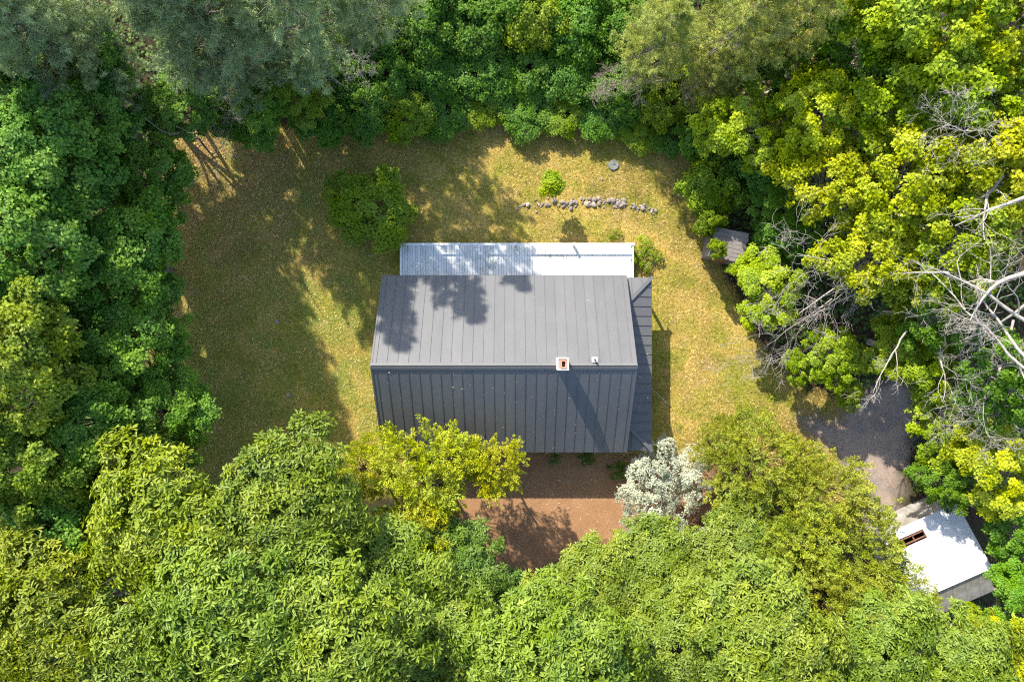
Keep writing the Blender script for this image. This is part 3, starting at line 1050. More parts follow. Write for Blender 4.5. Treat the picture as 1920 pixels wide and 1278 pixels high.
def leaf_quads(pos, d, nrm, L, W, tint, hexa=False, droop=0.25, fold=0.18):
    """leaf blades: base at pos, growing along d, face turned to nrm"""
    d = unit(d)
    s = unit(np.cross(d, nrm))
    n = np.cross(s, d)
    L = L[:, None]; W = W[:, None]
    tip = pos + d * L - n * L * droop
    if not hexa:
        m = pos + d * L * 0.45
        V = np.stack([pos, m + s * W / 2 + n * W * fold, tip, m - s * W / 2 + n * W * fold], 1).reshape(-1, 3)
        F = np.arange(len(pos) * 4).reshape(-1, 4)
        return V, F, tint
    m1 = pos + d * L * 0.35 - n * L * droop * 0.15
    m2 = pos + d * L * 0.72 - n * L * droop * 0.5
    V = np.stack([pos, m1 + s * W * .42 + n * W * fold, m2 + s * W / 2 * .9 + n * W * fold, tip, m2 - s * W / 2 * .9 + n * W * fold, m1 - s * W * .42 + n * W * fold], 1).reshape(-1, 3)
    b = np.arange(len(pos))[:, None] * 6
    F = np.concatenate([b + np.array([[0, 1, 2, 3]]), b + np.array([[0, 3, 4, 5]])])
    return V, F, np.concatenate([tint, tint])


def spaced(rng, n, gen, tries=14):
    """best-candidate points, so boughs are spread but uneven"""
    pts = [gen(1)[0]]
    for _ in range(n - 1):
        c = gen(tries)
        A = np.array(pts)
        dd = np.min(np.linalg.norm(c[:, None] - A[None], axis=2), axis=1)
        pts.append(c[np.argmax(dd)])
    return np.array(pts)


def broadleaf(name, seed, R=3.0, Hh=2.6, zc=7.0, lean=1.0, nl=44, lr=0.78, tw=110, k=6, leaf=(0.10, 0.10), hexa=False, rosette=0.9,
              squash=0.62, trunk=0.16, zmin=-0.35, bark='bark_grey', fill=0.5, mat='leaf', spread=0.62, jit=0.42):
    """returns (trunk mesh, crown mesh); the crown centre is at (lean, 0, zc) from the base at the origin"""
    rng = np.random.default_rng(seed)
    ctr = np.array([lean, 0.0, zc])
    lump = rng.uniform(0, 2 * np.pi, 3)

    def gen(m):
        d = rand_dirs(rng, m, zmin, 1.0)
        az = np.arctan2(d[:, 1], d[:, 0])
        w_ = 1 + 0.16 * np.sin(2 * az + lump[0]) + 0.13 * np.sin(3 * az + lump[1]) + 0.10 * np.sin(5 * az + lump[2])
        u = rng.uniform(fill, 1.0, m) ** 0.6
        p = d * u[:, None] * np.array([R - lr * .6, R - lr * .6, Hh - lr * .5])
        p[:, :2] *= w_[:, None]
        return p
    lob = spaced(rng, nl, gen)
    lrad = lr * rng.uniform(0.6, 1.25, nl)
    P_, D_, T_ = [], [], []
    for i in range(nl):
        m = max(8, int(tw * (lrad[i] / lr) ** 2))
        dd = rand_dirs(rng, m, -0.25, 1.0)
        # smaller sprays inside the bough
        nb = 7
        sub = rand_dirs(rng, nb, -0.1, 1.0)
        pick = rng.integers(0, nb, m)
        sp = sub[pick] * np.array([1, 1, squash]) * lrad[i] * spread
        q = lob[i] + sp + dd * np.array([1, 1, squash]) * lrad[i] * jit * rng.uniform(0.55, 1.0, m)[:, None]
        t = unit(0.5 * dd + 0.5 * sub[pick] + 0.35 * unit(lob[i])[None] + np.array([0, 0, 0.45]))
        P_.append(q); D_.append(t)
        T_.append(np.clip(rng.normal(0.5, 0.13) + 0.10 * (rng.random(nb) - .5)[pick] + rng.normal(0, 0.06, m), 0, 1))
    Pt = np.concatenate(P_); Dt = np.concatenate(D_); Tt = np.concatenate(T_)
    n = len(Pt)
    a0 = rng.uniform(0, 2 * np.pi, n)
    _, s, u = rot_basis(Dt)
    Pp, Dd, Nn, Tn = [], [], [], []
    for q in range(k):
        an = a0 + q * 2 * np.pi / k + rng.normal(0, 0.25, n)
        side = np.cos(an)[:, None] * s + np.sin(an)[:, None] * u
        rise = rng.uniform(0.05, 0.6, n)[:, None]
        d = unit(side * rosette + Dt * rise + rng.normal(0, 0.15, (n, 3)))
        Pp.append(Pt + side * 0.015 + rng.normal(0, 0.02, (n, 3)) + (0 if rosette > 0.8 else rng.normal(0, 0.05, (n, 3))))
        Dd.append(d); Nn.append(unit(Dt + rng.normal(0, 0.48, (n, 3)) + np.array([0, 0, 0.25])))
        Tn.append(np.clip(Tt + rng.normal(0, 0.09, n), 0, 1))
    Pp = np.concatenate(Pp) + ctr; Dd = np.concatenate(Dd); Nn = np.concatenate(Nn); Tn = np.concatenate(Tn)
    m = len(Pp)
    L = leaf[0] * rng.uniform(0.7, 1.25, m); W = leaf[1] * rng.uniform(0.75, 1.2, m)
    V, F, tt = leaf_quads(Pp, Dd, Nn, L, W, Tn, hexa)
    crown = mesh_np(name + '_crown', V, F, tt)
    crown.materials.append(MAT[mat])
    # trunk, then a limb to most boughs
    parts = []
    t = np.linspace(0, 1, 9)
    top = ctr + np.array([0, 0, -Hh * 0.15])
    path = np.stack([top[0] * t ** 1.6, 0.12 * np.sin(t * 5 + seed), t * top[2]], 1)
    parts.append(tube_np(path, trunk * (1.25 - 0.8 * t) * np.where(t < 0.05, 1.35, 1), 8))
    order = np.argsort(lob[:, 2])
    for i in order[: int(nl * 0.8)]:
        tgt = ctr + lob[i] * 0.97
        f = np.clip(0.45 + 0.5 * (lob[i][2] + Hh) / (2 * Hh) + rng.uniform(-0.1, 0.05), 0.4, 0.97)
        idx = f * 8
        i0 = int(idx)
        st = path[i0] + (path[min(i0 + 1, 8)] - path[i0]) * (idx - i0)
        tt_ = np.linspace(0, 1, 6)[:, None]
        mid = (st + tgt) / 2 + np.array([0, 0, 0.25 * np.linalg.norm(tgt - st) * 0.5]) + rng.normal(0, 0.15, 3)
        pa = st * (1 - tt_) ** 2 + 2 * mid * tt_ * (1 - tt_) + tgt * tt_ ** 2
        r0 = trunk * rng.uniform(0.22, 0.4)
        parts.append(tube_np(pa, np.linspace(r0, 0.012, 6), 5))
        for _ in range(2):
            e = tgt + rand_dirs(rng, 1, -0.2, 1.0)[0] * lrad[i] * 0.7
            w0 = pa[3]
            pb = np.stack([w0, (w0 + e) / 2 + rng.normal(0, 0.06, 3), e])
            parts.append(tube_np(pb, [0.02, 0.014, 0.006], 4))
    V, F = join_np(parts)
    tr = mesh_np(name + '_trunk', V, F, smooth=True)
    tr.materials.append(MAT[bark])
    return tr, crown


def cedar(name, seed, R=2.6, Hh=2.2, zc=5.0, lean=0.6, nl=34, trunk=0.13, plume=0.62, leaf=(0.085, 0.032), per=9, cells=46, fine=1.0):
    """feathery evergreen of pointed plumes"""
    rng = np.random.default_rng(seed)
    ctr = np.array([lean, 0, zc])

    def gen(m):
        d = rand_dirs(rng, m, -0.3, 1.0)
        u = rng.uniform(0.45, 1.0, m) ** 0.6
        az = np.arctan2(d[:, 1], d[:, 0])
        p = d * u[:, None] * np.array([R * .82, R * .82, Hh * .85])
        p[:, :2] *= (1 + 0.2 * np.sin(3 * az + seed) + 0.12 * np.sin(5 * az))[:, None]
        return p
    lob = spaced(rng, nl, gen)
    Pp, Dd, Nn, Tn = [], [], [], []
    for i in range(nl):
        ax0 = unit(lob[i] * np.array([1, 1, 0.8]) + np.array([0, 0, 0.75]) * np.linalg.norm(lob[i]))
        bt = rng.normal(0.5, 0.12)
        for j in range(per):
            ax = unit(ax0 + rng.normal(0, 0.42, 3))
            ln = plume * rng.uniform(0.6, 1.35)
            st = lob[i] + rng.normal(0, 0.26, 3) * np.array([1, 1, .7])
            h = rng.random(cells) ** 0.8
            _, s, u = rot_basis(np.repeat(ax[None], cells, 0))
            an = rng.uniform(0, 2 * np.pi, cells)
            rd = (0.30 * plume * (1 - h) + 0.02) * rng.uniform(0.5, 1.1, cells)
            side = np.cos(an)[:, None] * s + np.sin(an)[:, None] * u
            pos = st + ax * (h * ln)[:, None] + side * rd[:, None]
            d = unit(ax * 0.8 + side * 0.8 + rng.normal(0, 0.2, (cells, 3)))
            Pp.append(pos); Dd.append(d); Nn.append(unit(side * 0.5 + np.array([0, 0, .8]) + rng.normal(0, 0.35, (cells, 3))))
            Tn.append(np.clip(bt + 0.22 * (h - 0.45) + rng.normal(0, 0.09, cells), 0, 1))
    Pp = np.concatenate(Pp) + ctr; Dd = np.concatenate(Dd); Nn = np.concatenate(Nn); Tn = np.concatenate(Tn)
    m = len(Pp)
    V, F, tt = leaf_quads(Pp, Dd, Nn, leaf[0] * rng.uniform(.7, 1.4, m), leaf[1] * rng.uniform(.7, 1.3, m), Tn, droop=0.05, fold=0.1)
    crown = mesh_np(name + '_crown', V, F, tt)
    crown.materials.append(MAT['needle'])
    parts = []
    t = np.linspace(0, 1, 7)
    top = ctr + np.array([0, 0, Hh * 0.6])
    path = np.stack([top[0] * t ** 1.4, 0.08 * np.sin(t * 4 + seed), t * top[2]], 1)
    parts.append(tube_np(path, trunk * (1.2 - 1.0 * t), 7))
    for i in range(nl):
        f = np.clip(0.35 + 0.5 * (lob[i][2] + Hh) / (2 * Hh), 0.3, 0.95) * 6
        st = path[int(f)]
        tgt = ctr + lob[i]
        tt_ = np.linspace(0, 1, 5)[:, None]
        mid = (st + tgt) / 2 + rng.normal(0, 0.12, 3)
        parts.append(tube_np(st * (1 - tt_) ** 2 + 2 * mid * tt_ * (1 - tt_) + tgt * tt_ ** 2, np.linspace(0.035, 0.008, 5), 4))
    V, F = join_np(parts)
    tr = mesh_np(name + '_trunk', V, F, smooth=True)
    tr.materials.append(MAT['bark_brown'])
    return tr, crown


def pine(name, seed, R=3.4, H=15.0, z0=5.0, lean=0.8, whorls=15, trunk=0.22, tufts=26, needles=16, nlen=0.17, dead=16):
    """white pine: whorled boughs with soft needle brushes, dead twigs low on the trunk"""
    rng = np.random.default_rng(seed)
    t = np.linspace(0, 1, 12)
    path = np.stack([lean * t ** 1.3, 0.15 * np.sin(t * 4 + seed), t * H], 1)
    parts = [tube_np(path, trunk * (1.15 - 1.08 * t), 8)]
    tp, td, tb = [], [], []
    for wv in range(whorls):
        f = min(max((wv + rng.uniform(-.3, .3)) / (whorls - 1), 0.0), 1.0)
        z = z0 + (H - z0 - 0.2) * np.clip(f, 0, 1)
        prof = R * (1 - f) ** 0.75 * (0.62 + 0.38 * min(1, f * 4)) + 0.25
        o = np.array([np.interp(z, path[:, 2], path[:, 0]), np.interp(z, path[:, 2], path[:, 1]), z])
        nbr = 6
        a0 = rng.uniform(0, 6.28)
        for b in range(nbr):
            az = a0 + b * 6.283 / nbr + rng.normal(0, .2)
            ln = prof * rng.uniform(0.65, 1.2)
            d = np.array([math.cos(az), math.sin(az), 0.0])
            tt_ = np.linspace(0, 1, 7)
            rise = rng.uniform(0.05, 0.28)
            bp = o + d[None] * (tt_ * ln)[:, None] + np.stack([0 * tt_, 0 * tt_, ln * rise * tt_ ** 1.5 - 0.05 * ln * np.sin(tt_ * 3)], 1)
            parts.append(tube_np(bp, np.linspace(0.045, 0.008, 7), 4))
            m = int(tufts * (0.5 + ln / R))
            nt_ = 8
            hc = rng.uniform(0.35, 1.0, nt_); oc = rng.normal(0, 0.30, nt_) * (1.15 - 0.6 * hc) * ln * 0.6
            pk = rng.integers(0, nt_, m)
            h = np.clip(hc[pk] + rng.normal(0, 0.05, m), 0.2, 1.04)
            ip = np.stack([np.interp(h, tt_, bp[:, c]) for c in range(3)], 1)
            lat = np.array([-d[1], d[0], 0])
            off = oc[pk] + rng.normal(0, 0.10, m)
            pos = ip + lat[None] * off[:, None] + np.stack([np.zeros(m), np.zeros(m), rng.normal(0.06, 0.09, m)], 1) + d[None] * np.abs(off)[:, None] * 0.3
            tp.append(pos)
            td.append(unit(d[None] * 0.8 + lat[None] * np.sign(off)[:, None] * 0.5 + np.array([0, 0, 0.55]) + rng.normal(0, 0.2, (m, 3))))
            tb.append(np.clip(rng.normal(0.5, 0.12) + rng.normal(0, 0.13, nt_)[pk] + rng.normal(0, 0.05, m), 0, 1))
    Pt, Dt, Bt = np.concatenate(tp), np.concatenate(td), np.concatenate(tb)
    n = len(Pt)
    Pp = np.repeat(Pt, needles, 0); Dd = np.repeat(Dt, needles, 0); Tn = np.repeat(Bt, needles)
    m = n * needles
    dirs = unit(Dd * 0.75 + rand_dirs(rng, m) * 0.85)
    Pp = Pp + rng.normal(0, 0.05, (m, 3)) + Dd * rng.uniform(-0.06, 0.14, m)[:, None]
    L = nlen * rng.uniform(.6, 1.2, m)
    s = unit(np.cross(dirs, rand_dirs(rng, m)))
    wdt = 0.028
    V = np.stack([Pp - s * wdt / 2, Pp + s * wdt / 2, Pp + dirs * L[:, None]], 1).reshape(-1, 3)
    crown = mesh_np(name + '_crown', V, np.arange(m * 3).reshape(-1, 3), np.clip(Tn + rng.normal(0, .1, m), 0, 1))
    crown.materials.append(MAT['needle'])
    for q in range(dead):
        z = rng.uniform(1.8, z0 + 1.0)
        o = np.array([np.interp(z, path[:, 2], path[:, 0]), np.interp(z, path[:, 2], path[:, 1]), z])
        az = rng.uniform(0, 6.283)
        bare_branch(parts, rng, o, np.array([math.cos(az), math.sin(az), rng.uniform(-0.15, 0.25)]), rng.uniform(1.0, 2.4), 0.022, 2)
    V, F = join_np(parts)
    tr = mesh_np(name + '_trunk', V, F, smooth=True)
    tr.materials.append(MAT['bark_grey'])
    return tr, crown


def bare_branch(parts, rng, o, d, ln, r, depth, wob=0.28, kids=5, droop=0.0):
    d = unit(np.asarray(d, float))
    n = 9
    pts = [np.asarray(o, float)]
    cur = d.copy()
    for i in range(n - 1):
        cur = unit(cur + rng.normal(0, wob * 0.42, 3) + np.array([0, 0, droop]))
        pts.append(pts[-1] + cur * ln / (n - 1))
    pts = np.array(pts)
    rad_ = r * (1 - 0.78 * np.linspace(0, 1, n))
    parts.append(tube_np(pts, np.maximum(rad_, 0.0045), 6 if r > 0.05 else 4))
    if depth <= 0: return
    for q in range(kids):
        f = rng.uniform(0.22, 0.98) * (n - 1)
        i0 = min(int(f), n - 2)
        p = pts[i0] + (pts[i0 + 1] - pts[i0]) * (f - i0)
        base = unit(pts[i0 + 1] - pts[i0])
        side = unit(np.cross(base, rand_dirs(rng, 1)[0]))
        nd_ = unit(base * 0.75 + side * rng.uniform(0.5, 1.0) + np.array([0, 0, 0.08]))
        bare_branch(parts, rng, p, nd_, ln * rng.uniform(0.32, 0.6), rad_[i0] * rng.uniform(0.4, 0.62), depth - 1, wob * 1.15, kids, droop)


SHAPES = {}
REF = {}


def shape(kind, i, made, R, zc, lean):
    SHAPES.setdefault(kind, []).append(made)
    REF[kind] = (R, zc, lean)


for i in range(3):
    shape('maple', i, broadleaf('maple%d' % i, 100 + i, R=3.0, Hh=2.6, zc=6.5, lean=1.1, nl=46, lr=0.80, tw=118, k=6, leaf=(0.135, 0.118), rosette=0.75, zmin=-0.45), 3.0, 6.5, 1.1)
    shape('oak', i, broadleaf('oak%d' % i, 200 + i, R=3.7, Hh=1.7, zc=7.5, lean=0.8, nl=66, lr=1.1, tw=66, k=7, leaf=(0.26, 0.088), hexa=True, rosette=1.0, squash=0.42, spread=0.75, jit=0.4, mat='leaf_gloss', zmin=-0.4), 3.2, 7.5, 0.8)
    shape('yellow', i, broadleaf('yellow%d' % i, 300 + i, R=2.7, Hh=2.2, zc=6.5, lean=0.8, nl=40, lr=0.64, tw=84, k=6, leaf=(0.15, 0.125), rosette=0.8, squash=0.42, fill=0.35, bark='bark_dead'), 2.7, 6.5, 0.8)
    shape('shrub', i, broadleaf('shrub%d' % i, 400 + i, R=1.9, Hh=1.4, zc=1.5, lean=0.1, nl=40, lr=0.62, tw=85, k=6, leaf=(0.115, 0.09), rosette=0.75, trunk=0.05, zmin=-0.6, bark='twig', spread=0.7), 1.9, 1.5, 0.1)
    shape('cedar', i, cedar('cedar%d' % i, 500 + i, nl=46, per=11, cells=70, leaf=(0.105, 0.046)), 2.6, 5.0, 0.6)
    shape('olive', i, cedar('olive%d' % i, 600 + i, nl=56, plume=0.50, leaf=(0.095, 0.038), per=11, cells=66), 2.6, 5.0, 0.6)
    shape('pine', i, pine('pine%d' % i, 700 + i, whorls=17, tufts=44, needles=18, nlen=0.2), 3.4, 8.0, 0.8)
shape('sapling', 0, broadleaf('sapling0', 801, R=0.75, Hh=0.6, zc=1.9, lean=0.05, nl=13, lr=0.30, tw=42, k=6, leaf=(0.10, 0.085), rosette=0.8, trunk=0.022, bark='twig'), 0.75, 1.9, 0.05)
shape('weed', 0, broadleaf('weed0', 821, R=0.9, Hh=0.4, zc=0.4, lean=0.02, nl=16, lr=0.26, tw=16, k=5, leaf=(0.10, 0.06), rosette=0.85, trunk=0.012, zmin=-0.6, bark='twig', fill=0.1), 0.9, 0.4, 0.02)
shape('weed', 1, broadleaf('weed1', 822, R=0.9, Hh=0.4, zc=0.4, lean=0.02, nl=13, lr=0.24, tw=14, k=5, leaf=(0.10, 0.06), rosette=0.85, trunk=0.012, zmin=-0.6, bark='twig', fill=0.1), 0.9, 0.4, 0.02)
shape('white', 0, broadleaf('white0', 811, R=2.3, Hh=1.2, zc=1.7, lean=0.1, nl=44, lr=0.48, tw=36, k=7, leaf=(0.12, 0.05), hexa=False, rosette=0.95, trunk=0.05, zmin=-0.3, bark='twig', fill=0.2), 2.3, 1.7, 0.1)

COL = {
    'maple': (0.175, 0.33, 0.035), 'maple_lit': (0.25, 0.34, 0.03), 'maple_shaded': (0.15, 0.29, 0.04),  # second and third maple tones put sun and shade into the leaf colour
    'oak': (0.205, 0.28, 0.024), 'oak_shaded': (0.14, 0.24, 0.03), 'oak_gold': (0.245, 0.30, 0.014),  # the darkest oak tone has shade put into the leaf colour
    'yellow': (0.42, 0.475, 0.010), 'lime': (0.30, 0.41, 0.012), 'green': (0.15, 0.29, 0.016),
    'cedar': (0.40, 0.43, 0.015), 'olive': (0.30, 0.335, 0.025),
    'pine': (0.28, 0.35, 0.155), 'pine_olive': (0.36, 0.39, 0.08),
    'shrub': (0.13, 0.265, 0.028), 'shrub_lit': (0.23, 0.33, 0.018), 'white': (0.50, 0.505, 0.39),  # the brighter shrub tone has sunlight put into its leaf colour
    'sap': (0.30, 0.40, 0.008),
}
USED = {}


def plant(name, kind, px, py, zc, R, col, label, cat='tree', group=None, rz=None, v=None):
    """one plant of its own: crown centre over this place at height zc, crown radius R metres"""
    R0, zc0, lean0 = REF[kind]
    vi = USED.get(kind, 0)
    USED[kind] = vi + 1
    tr, cr = SHAPES[kind][(vi if v is None else v) % len(SHAPES[kind])]
    rr = random.Random(hash((px, py, kind)) & 0xffff if False else int(px * 31 + py * 17))
    s = R / R0
    c = P(px, py, zc)
    aim = math.atan2(-c.y, -c.x) + rr.uniform(-0.7, 0.7) if rz is None else rz     # crowns reach towards the clearing
    base = Vector((c.x - math.cos(aim) * lean0 * s, c.y - math.sin(aim) * lean0 * s, 0))
    root = empty(name, base, aim)
    root.scale = (s, s, zc / zc0)
    tag(root, label, cat, group)
    a = link('trunk', tr, None, root)
    b = link('crown', cr, None, root)
    cc = COL[col]
    j = rr.uniform(0.9, 1.1)
    b.color = (cc[0] * j * rr.uniform(0.94, 1.06), cc[1] * j, cc[2] * j, 1)
    return root


#PLANTS#
# ---------------------------------------------------------------- the plants, each where it stands
G_L = 'maples along the left edge'
G_B = 'oaks filling the bottom of the picture'
G_Y = 'yellow-green maples on the right'
G_S = 'thicket shrubs behind the lawn'
G_P = 'white pines at the top'
G_C = 'feathery cedars around the drive'
m = lambda *a, **k: plant('maple_tree', 'maple', *a, group=G_L, **k)
m(240, 500, 6.0, 3.0, 'maple', 'big dark green maple at left, level with the deck')
m(250, 645, 5.5, 2.5, 'maple', 'dark green maple at left, level with the roof ridge')
m(275, 340, 4.6, 2.3, 'maple', 'dark green maple beside the fan of trunk shadows on the lawn')
m(85, 440, 8.0, 3.3, 'maple_shaded', 'shaded maple at far left, level with the deck')
m(95, 300, 8.0, 3.0, 'maple_shaded', 'shaded maple at far left below the upper left pines')
m(305, 775, 4.6, 2.5, 'maple', 'green maple reaching furthest onto the shaded lawn at left')
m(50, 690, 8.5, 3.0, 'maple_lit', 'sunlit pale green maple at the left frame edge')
m(175, 800, 6.5, 2.6, 'maple', 'green maple between the left frame edge and the shaded lawn corner')
m(60, 880, 7.5, 2.8, 'maple_lit', 'yellowish sunlit maple at the left frame edge, lower half')
m(265, 905, 5.6, 2.6, 'maple_lit', 'yellowish green maple at the lower left corner of the lawn')
m(130, 1010, 6.5, 2.9, 'maple', 'mid green maple above the dark gap at lower left')
m(25, 1080, 7.0, 2.6, 'maple_lit', 'pale green maple at the left edge near the bottom corner')
m(170, 195, 6.0, 2.6, 'maple_shaded', 'deep green maple below the leftmost pine')
m(30, 190, 7.0, 2.6, 'maple_shaded', 'deep green maple in the upper left frame edge')
m(20, 560, 7.0, 2.8, 'maple_shaded', 'shadowy maple at the left edge, between sunlit and dark crowns')
m(150, 590, 5.0, 2.2, 'maple_shaded', 'shadowy low maple behind the big left maple')
m(330, 200, 4.2, 1.9, 'maple_shaded', 'dark low maple under the pine with bare twigs')
m(560, 175, 3.6, 1.6, 'maple_lit', 'small light green maple at the lawn edge under the pines')
m(500, 195, 3.4, 1.4, 'maple', 'small maple hanging over the upper left lawn corner')

o = lambda *a, **k: plant('oak_tree', 'oak', *a, group=G_B, **k)
o(330, 1010, 8.5, 3.3, 'oak_gold', 'rounded golden-green oak rising beside the dark gap at lower left')
o(520, 985, 8.2, 3.2, 'oak', 'green oak at the foot of the shaded lawn')
o(450, 1170, 9.5, 3.4, 'oak', 'broad oak low in the picture, second of the left bottom row')
o(665, 1075, 6.2, 3.2, 'oak', 'green oak directly below the bright cedar')
o(640, 1235, 9.5, 3.2, 'oak', 'oak at the bottom edge below the bright cedar')
o(270, 1240, 9.0, 2.8, 'oak', 'oak at the bottom edge left of the golden oak')
o(105, 1195, 9.0, 3.0, 'oak_gold', 'yellow-green round oak in the bottom left corner')
o(850, 1080, 5.0, 2.3, 'oak_shaded', 'darker low oak on the left of the bare earth tip')
o(830, 1240, 6.2, 2.8, 'oak', 'oak at the bottom edge left of the picture middle')
o(1095, 1125, 5.0, 2.6, 'oak', 'oak just below the bare earth patch')
o(1045, 1240, 8.3, 3.0, 'oak', 'oak at the bottom edge right of the picture middle')
o(1245, 1090, 5.0, 2.4, 'oak', 'oak below the white-leaved bush')
o(1255, 1235, 6.0, 2.7, 'oak', 'oak at the bottom edge below the white-leaved bush')
o(1400, 1050, 5.0, 2.4, 'oak', 'oak between the white-leaved bush and the olive cedars')
o(1440, 1215, 7.8, 3.0, 'oak', 'oak at the bottom edge below the olive cedars')
o(1620, 1240, 6.8, 2.7, 'oak', 'oak at the bottom edge below the metal shed')
o(1790, 1260, 6.5, 2.6, 'oak', 'oak at the bottom edge near the right corner')
o(950, 1160, 4.0, 1.8, 'oak_shaded', 'shaded oak in the dip below the bare earth')

c = lambda *a, **k: plant('cedar_tree', k.pop('kind', 'cedar'), *a, group=G_C, **k)
c(800, 880, 4.6, 2.5, 'cedar', 'bright yellow-green cedar overlapping the dark roof corner')
c(930, 870, 4.2, 1.5, 'cedar', 'narrow bright cedar bough mass nearest the bare earth')
c(680, 880, 3.8, 1.5, 'cedar', 'small bright cedar at the left corner of the dark roof')
c(790, 985, 4.4, 1.9, 'cedar', 'bright cedar below the one overlapping the roof')
c(590, 880, 4.2, 1.0, 'cedar', 'little pointed cedar at the foot of the shaded lawn')
c(1420, 865, 4.2, 2.4, 'olive', 'olive cedar beside the white-leaved bush, nearest the house', kind='olive')
c(1535, 915, 4.4, 2.2, 'olive', 'olive cedar left of the gravel drive', kind='olive')
c(1490, 1010, 4.8, 2.2, 'olive', 'olive cedar in the middle of the cedar group', kind='olive')
c(1610, 1030, 4.0, 2.4, 'olive', 'olive cedar leaning over the white metal roof', kind='olive')
c(1560, 1130, 5.4, 2.2, 'olive', 'olive cedar below and left of the metal shed', kind='olive')
c(1690, 1140, 4.2, 1.6, 'olive', 'olive cedar in front of the rusty shed slope', kind='olive')
c(1350, 830, 3.0, 1.3, 'olive', 'pointed low olive cedar at the lawn edge', kind='olive')
c(1860, 1230, 5.0, 1.6, 'olive', 'wispy olive cedar in the bottom right corner', kind='olive')

y = lambda *a, **k: plant('maple_tree', 'yellow', *a, group=G_Y, **k)
y(1400, 240, 5.0, 2.2, 'lime', 'lime green maple nearest the lawn at upper right')
y(1545, 210, 6.5, 2.2, 'yellow', 'yellow maple between the lime maple and the olive pines')
y(1610, 90, 7.0, 2.6, 'green', 'fresh green maple at the top right of the pines')
y(1740, 60, 9.5, 3.0, 'lime', 'lime maple at the top edge, left of the corner')
y(1890, 60, 9.5, 2.8, 'yellow', 'yellow maple in the top right corner')
y(1670, 210, 7.5, 2.6, 'lime', 'lime maple in the upper right beside the fresh green one')
y(1820, 190, 8.5, 2.7, 'lime', 'lime maple at the right edge below the corner')
y(1560, 350, 6.0, 2.4, 'yellow', 'yellow maple level with the stone row')
y(1700, 350, 8.0, 2.7, 'yellow', 'broad golden maple at right, level with the stone row')
y(1850, 320, 8.5, 2.6, 'yellow', 'golden maple at the right frame edge above the thick limbs')
y(1640, 490, 6.5, 2.3, 'yellow', 'golden maple right of the bare branch fan')
y(1790, 460, 8.0, 2.4, 'lime', 'lime maple behind the thick pale limbs')
y(1440, 545, 3.2, 1.9, 'lime', 'low lime maple below the small grey shed')
y(1400, 505, 2.4, 0.8, 'lime', 'little lime maple touching the small grey shed')
y(1560, 665, 3.6, 1.5, 'lime', 'small lime maple at the lawn edge above the drive')
y(1500, 690, 2.6, 0.9, 'lime', 'tiny lime maple casting a blot of shade on the lawn')
y(1690, 655, 4.0, 1.9, 'lime', 'lime maple above the gravel drive')
y(1590, 738, 2.6, 0.8, 'lime', 'small lime maple at the mouth of the gravel drive')
y(1745, 700, 4.6, 1.6, 'lime', 'lime maple between the drive and the right edge limbs')
y(1765, 790, 3.8, 2.0, 'lime', 'lime maple right of the gravel drive')
y(1870, 700, 6.5, 2.2, 'green', 'green maple at the right edge under the bare limbs')
y(1875, 872, 5.0, 2.4, 'yellow', 'yellow maple at the right edge above the metal shed')
y(1765, 905, 3.8, 1.35, 'green', 'green maple at the upper corner of the metal shed')
y(1905, 985, 4.2, 1.9, 'green', 'green maple at the right edge beside the metal roof')
y(1915, 1130, 4.6, 1.8, 'green', 'green maple at the right edge below the metal roof')
y(1835, 1195, 3.6, 1.3, 'lime', 'bright lime maple at the foot of the rusty shed slope')
y(1910, 1230, 6.0, 1.8, 'yellow', 'yellow maple at the right edge near the bottom')
y(1750, 580, 6.0, 1.9, 'green', 'green maple seen through the bare limbs at right')
y(1490, 140, 4.6, 1.9, 'green', 'green maple filling the gap below the olive pines')
y(1480, 400, 3.2, 2.0, 'green', 'shaded green maple behind the small grey shed')

s = lambda *a, **k: plant('shrub', 'shrub', *a, cat='shrub', **k)
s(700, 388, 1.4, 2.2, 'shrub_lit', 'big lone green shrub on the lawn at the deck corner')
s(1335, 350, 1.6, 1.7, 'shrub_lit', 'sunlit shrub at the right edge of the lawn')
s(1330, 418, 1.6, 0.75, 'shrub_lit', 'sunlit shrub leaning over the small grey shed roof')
s(1440, 300, 2.4, 1.8, 'shrub', 'dark shrub between the sunlit shrub and the yellow maples')
s(1455, 445, 2.0, 1.3, 'shrub', 'dark shrub against the right side of the small grey shed')
w = lambda *a, **k: plant('weed_clump', 'weed', *a, cat='plant', **k)
w(1205, 478, 0.35, 0.95, 'shrub_lit', 'straggly weeds at the right end of the deck')
w(1155, 440, 0.3, 0.42, 'shrub_lit', 'small weed clump behind the deck railing')
w(1100, 858, 0.3, 0.45, 'shrub', 'small green plant under the lower eave')
w(1040, 862, 0.3, 0.4, 'shrub', 'tiny green plant beside the lower eave wall')
w(1160, 880, 0.5, 0.6, 'shrub', 'green plant between the white bush and the eave')
plant('sapling', 'sapling', 1036, 350, 1.9, 0.75, 'sap', 'small bright lime sapling beside the stone row', cat='tree')
plant('white_leaved_bush', 'white', 1240, 915, 1.7, 2.75, 'white', 'large silvery white-leaved bush below the house corner', cat='bush')
plant('white_leaved_bush', 'white', 1328, 1008, 3.2, 0.75, 'white', 'small silvery white sprig among the oaks', cat='bush')

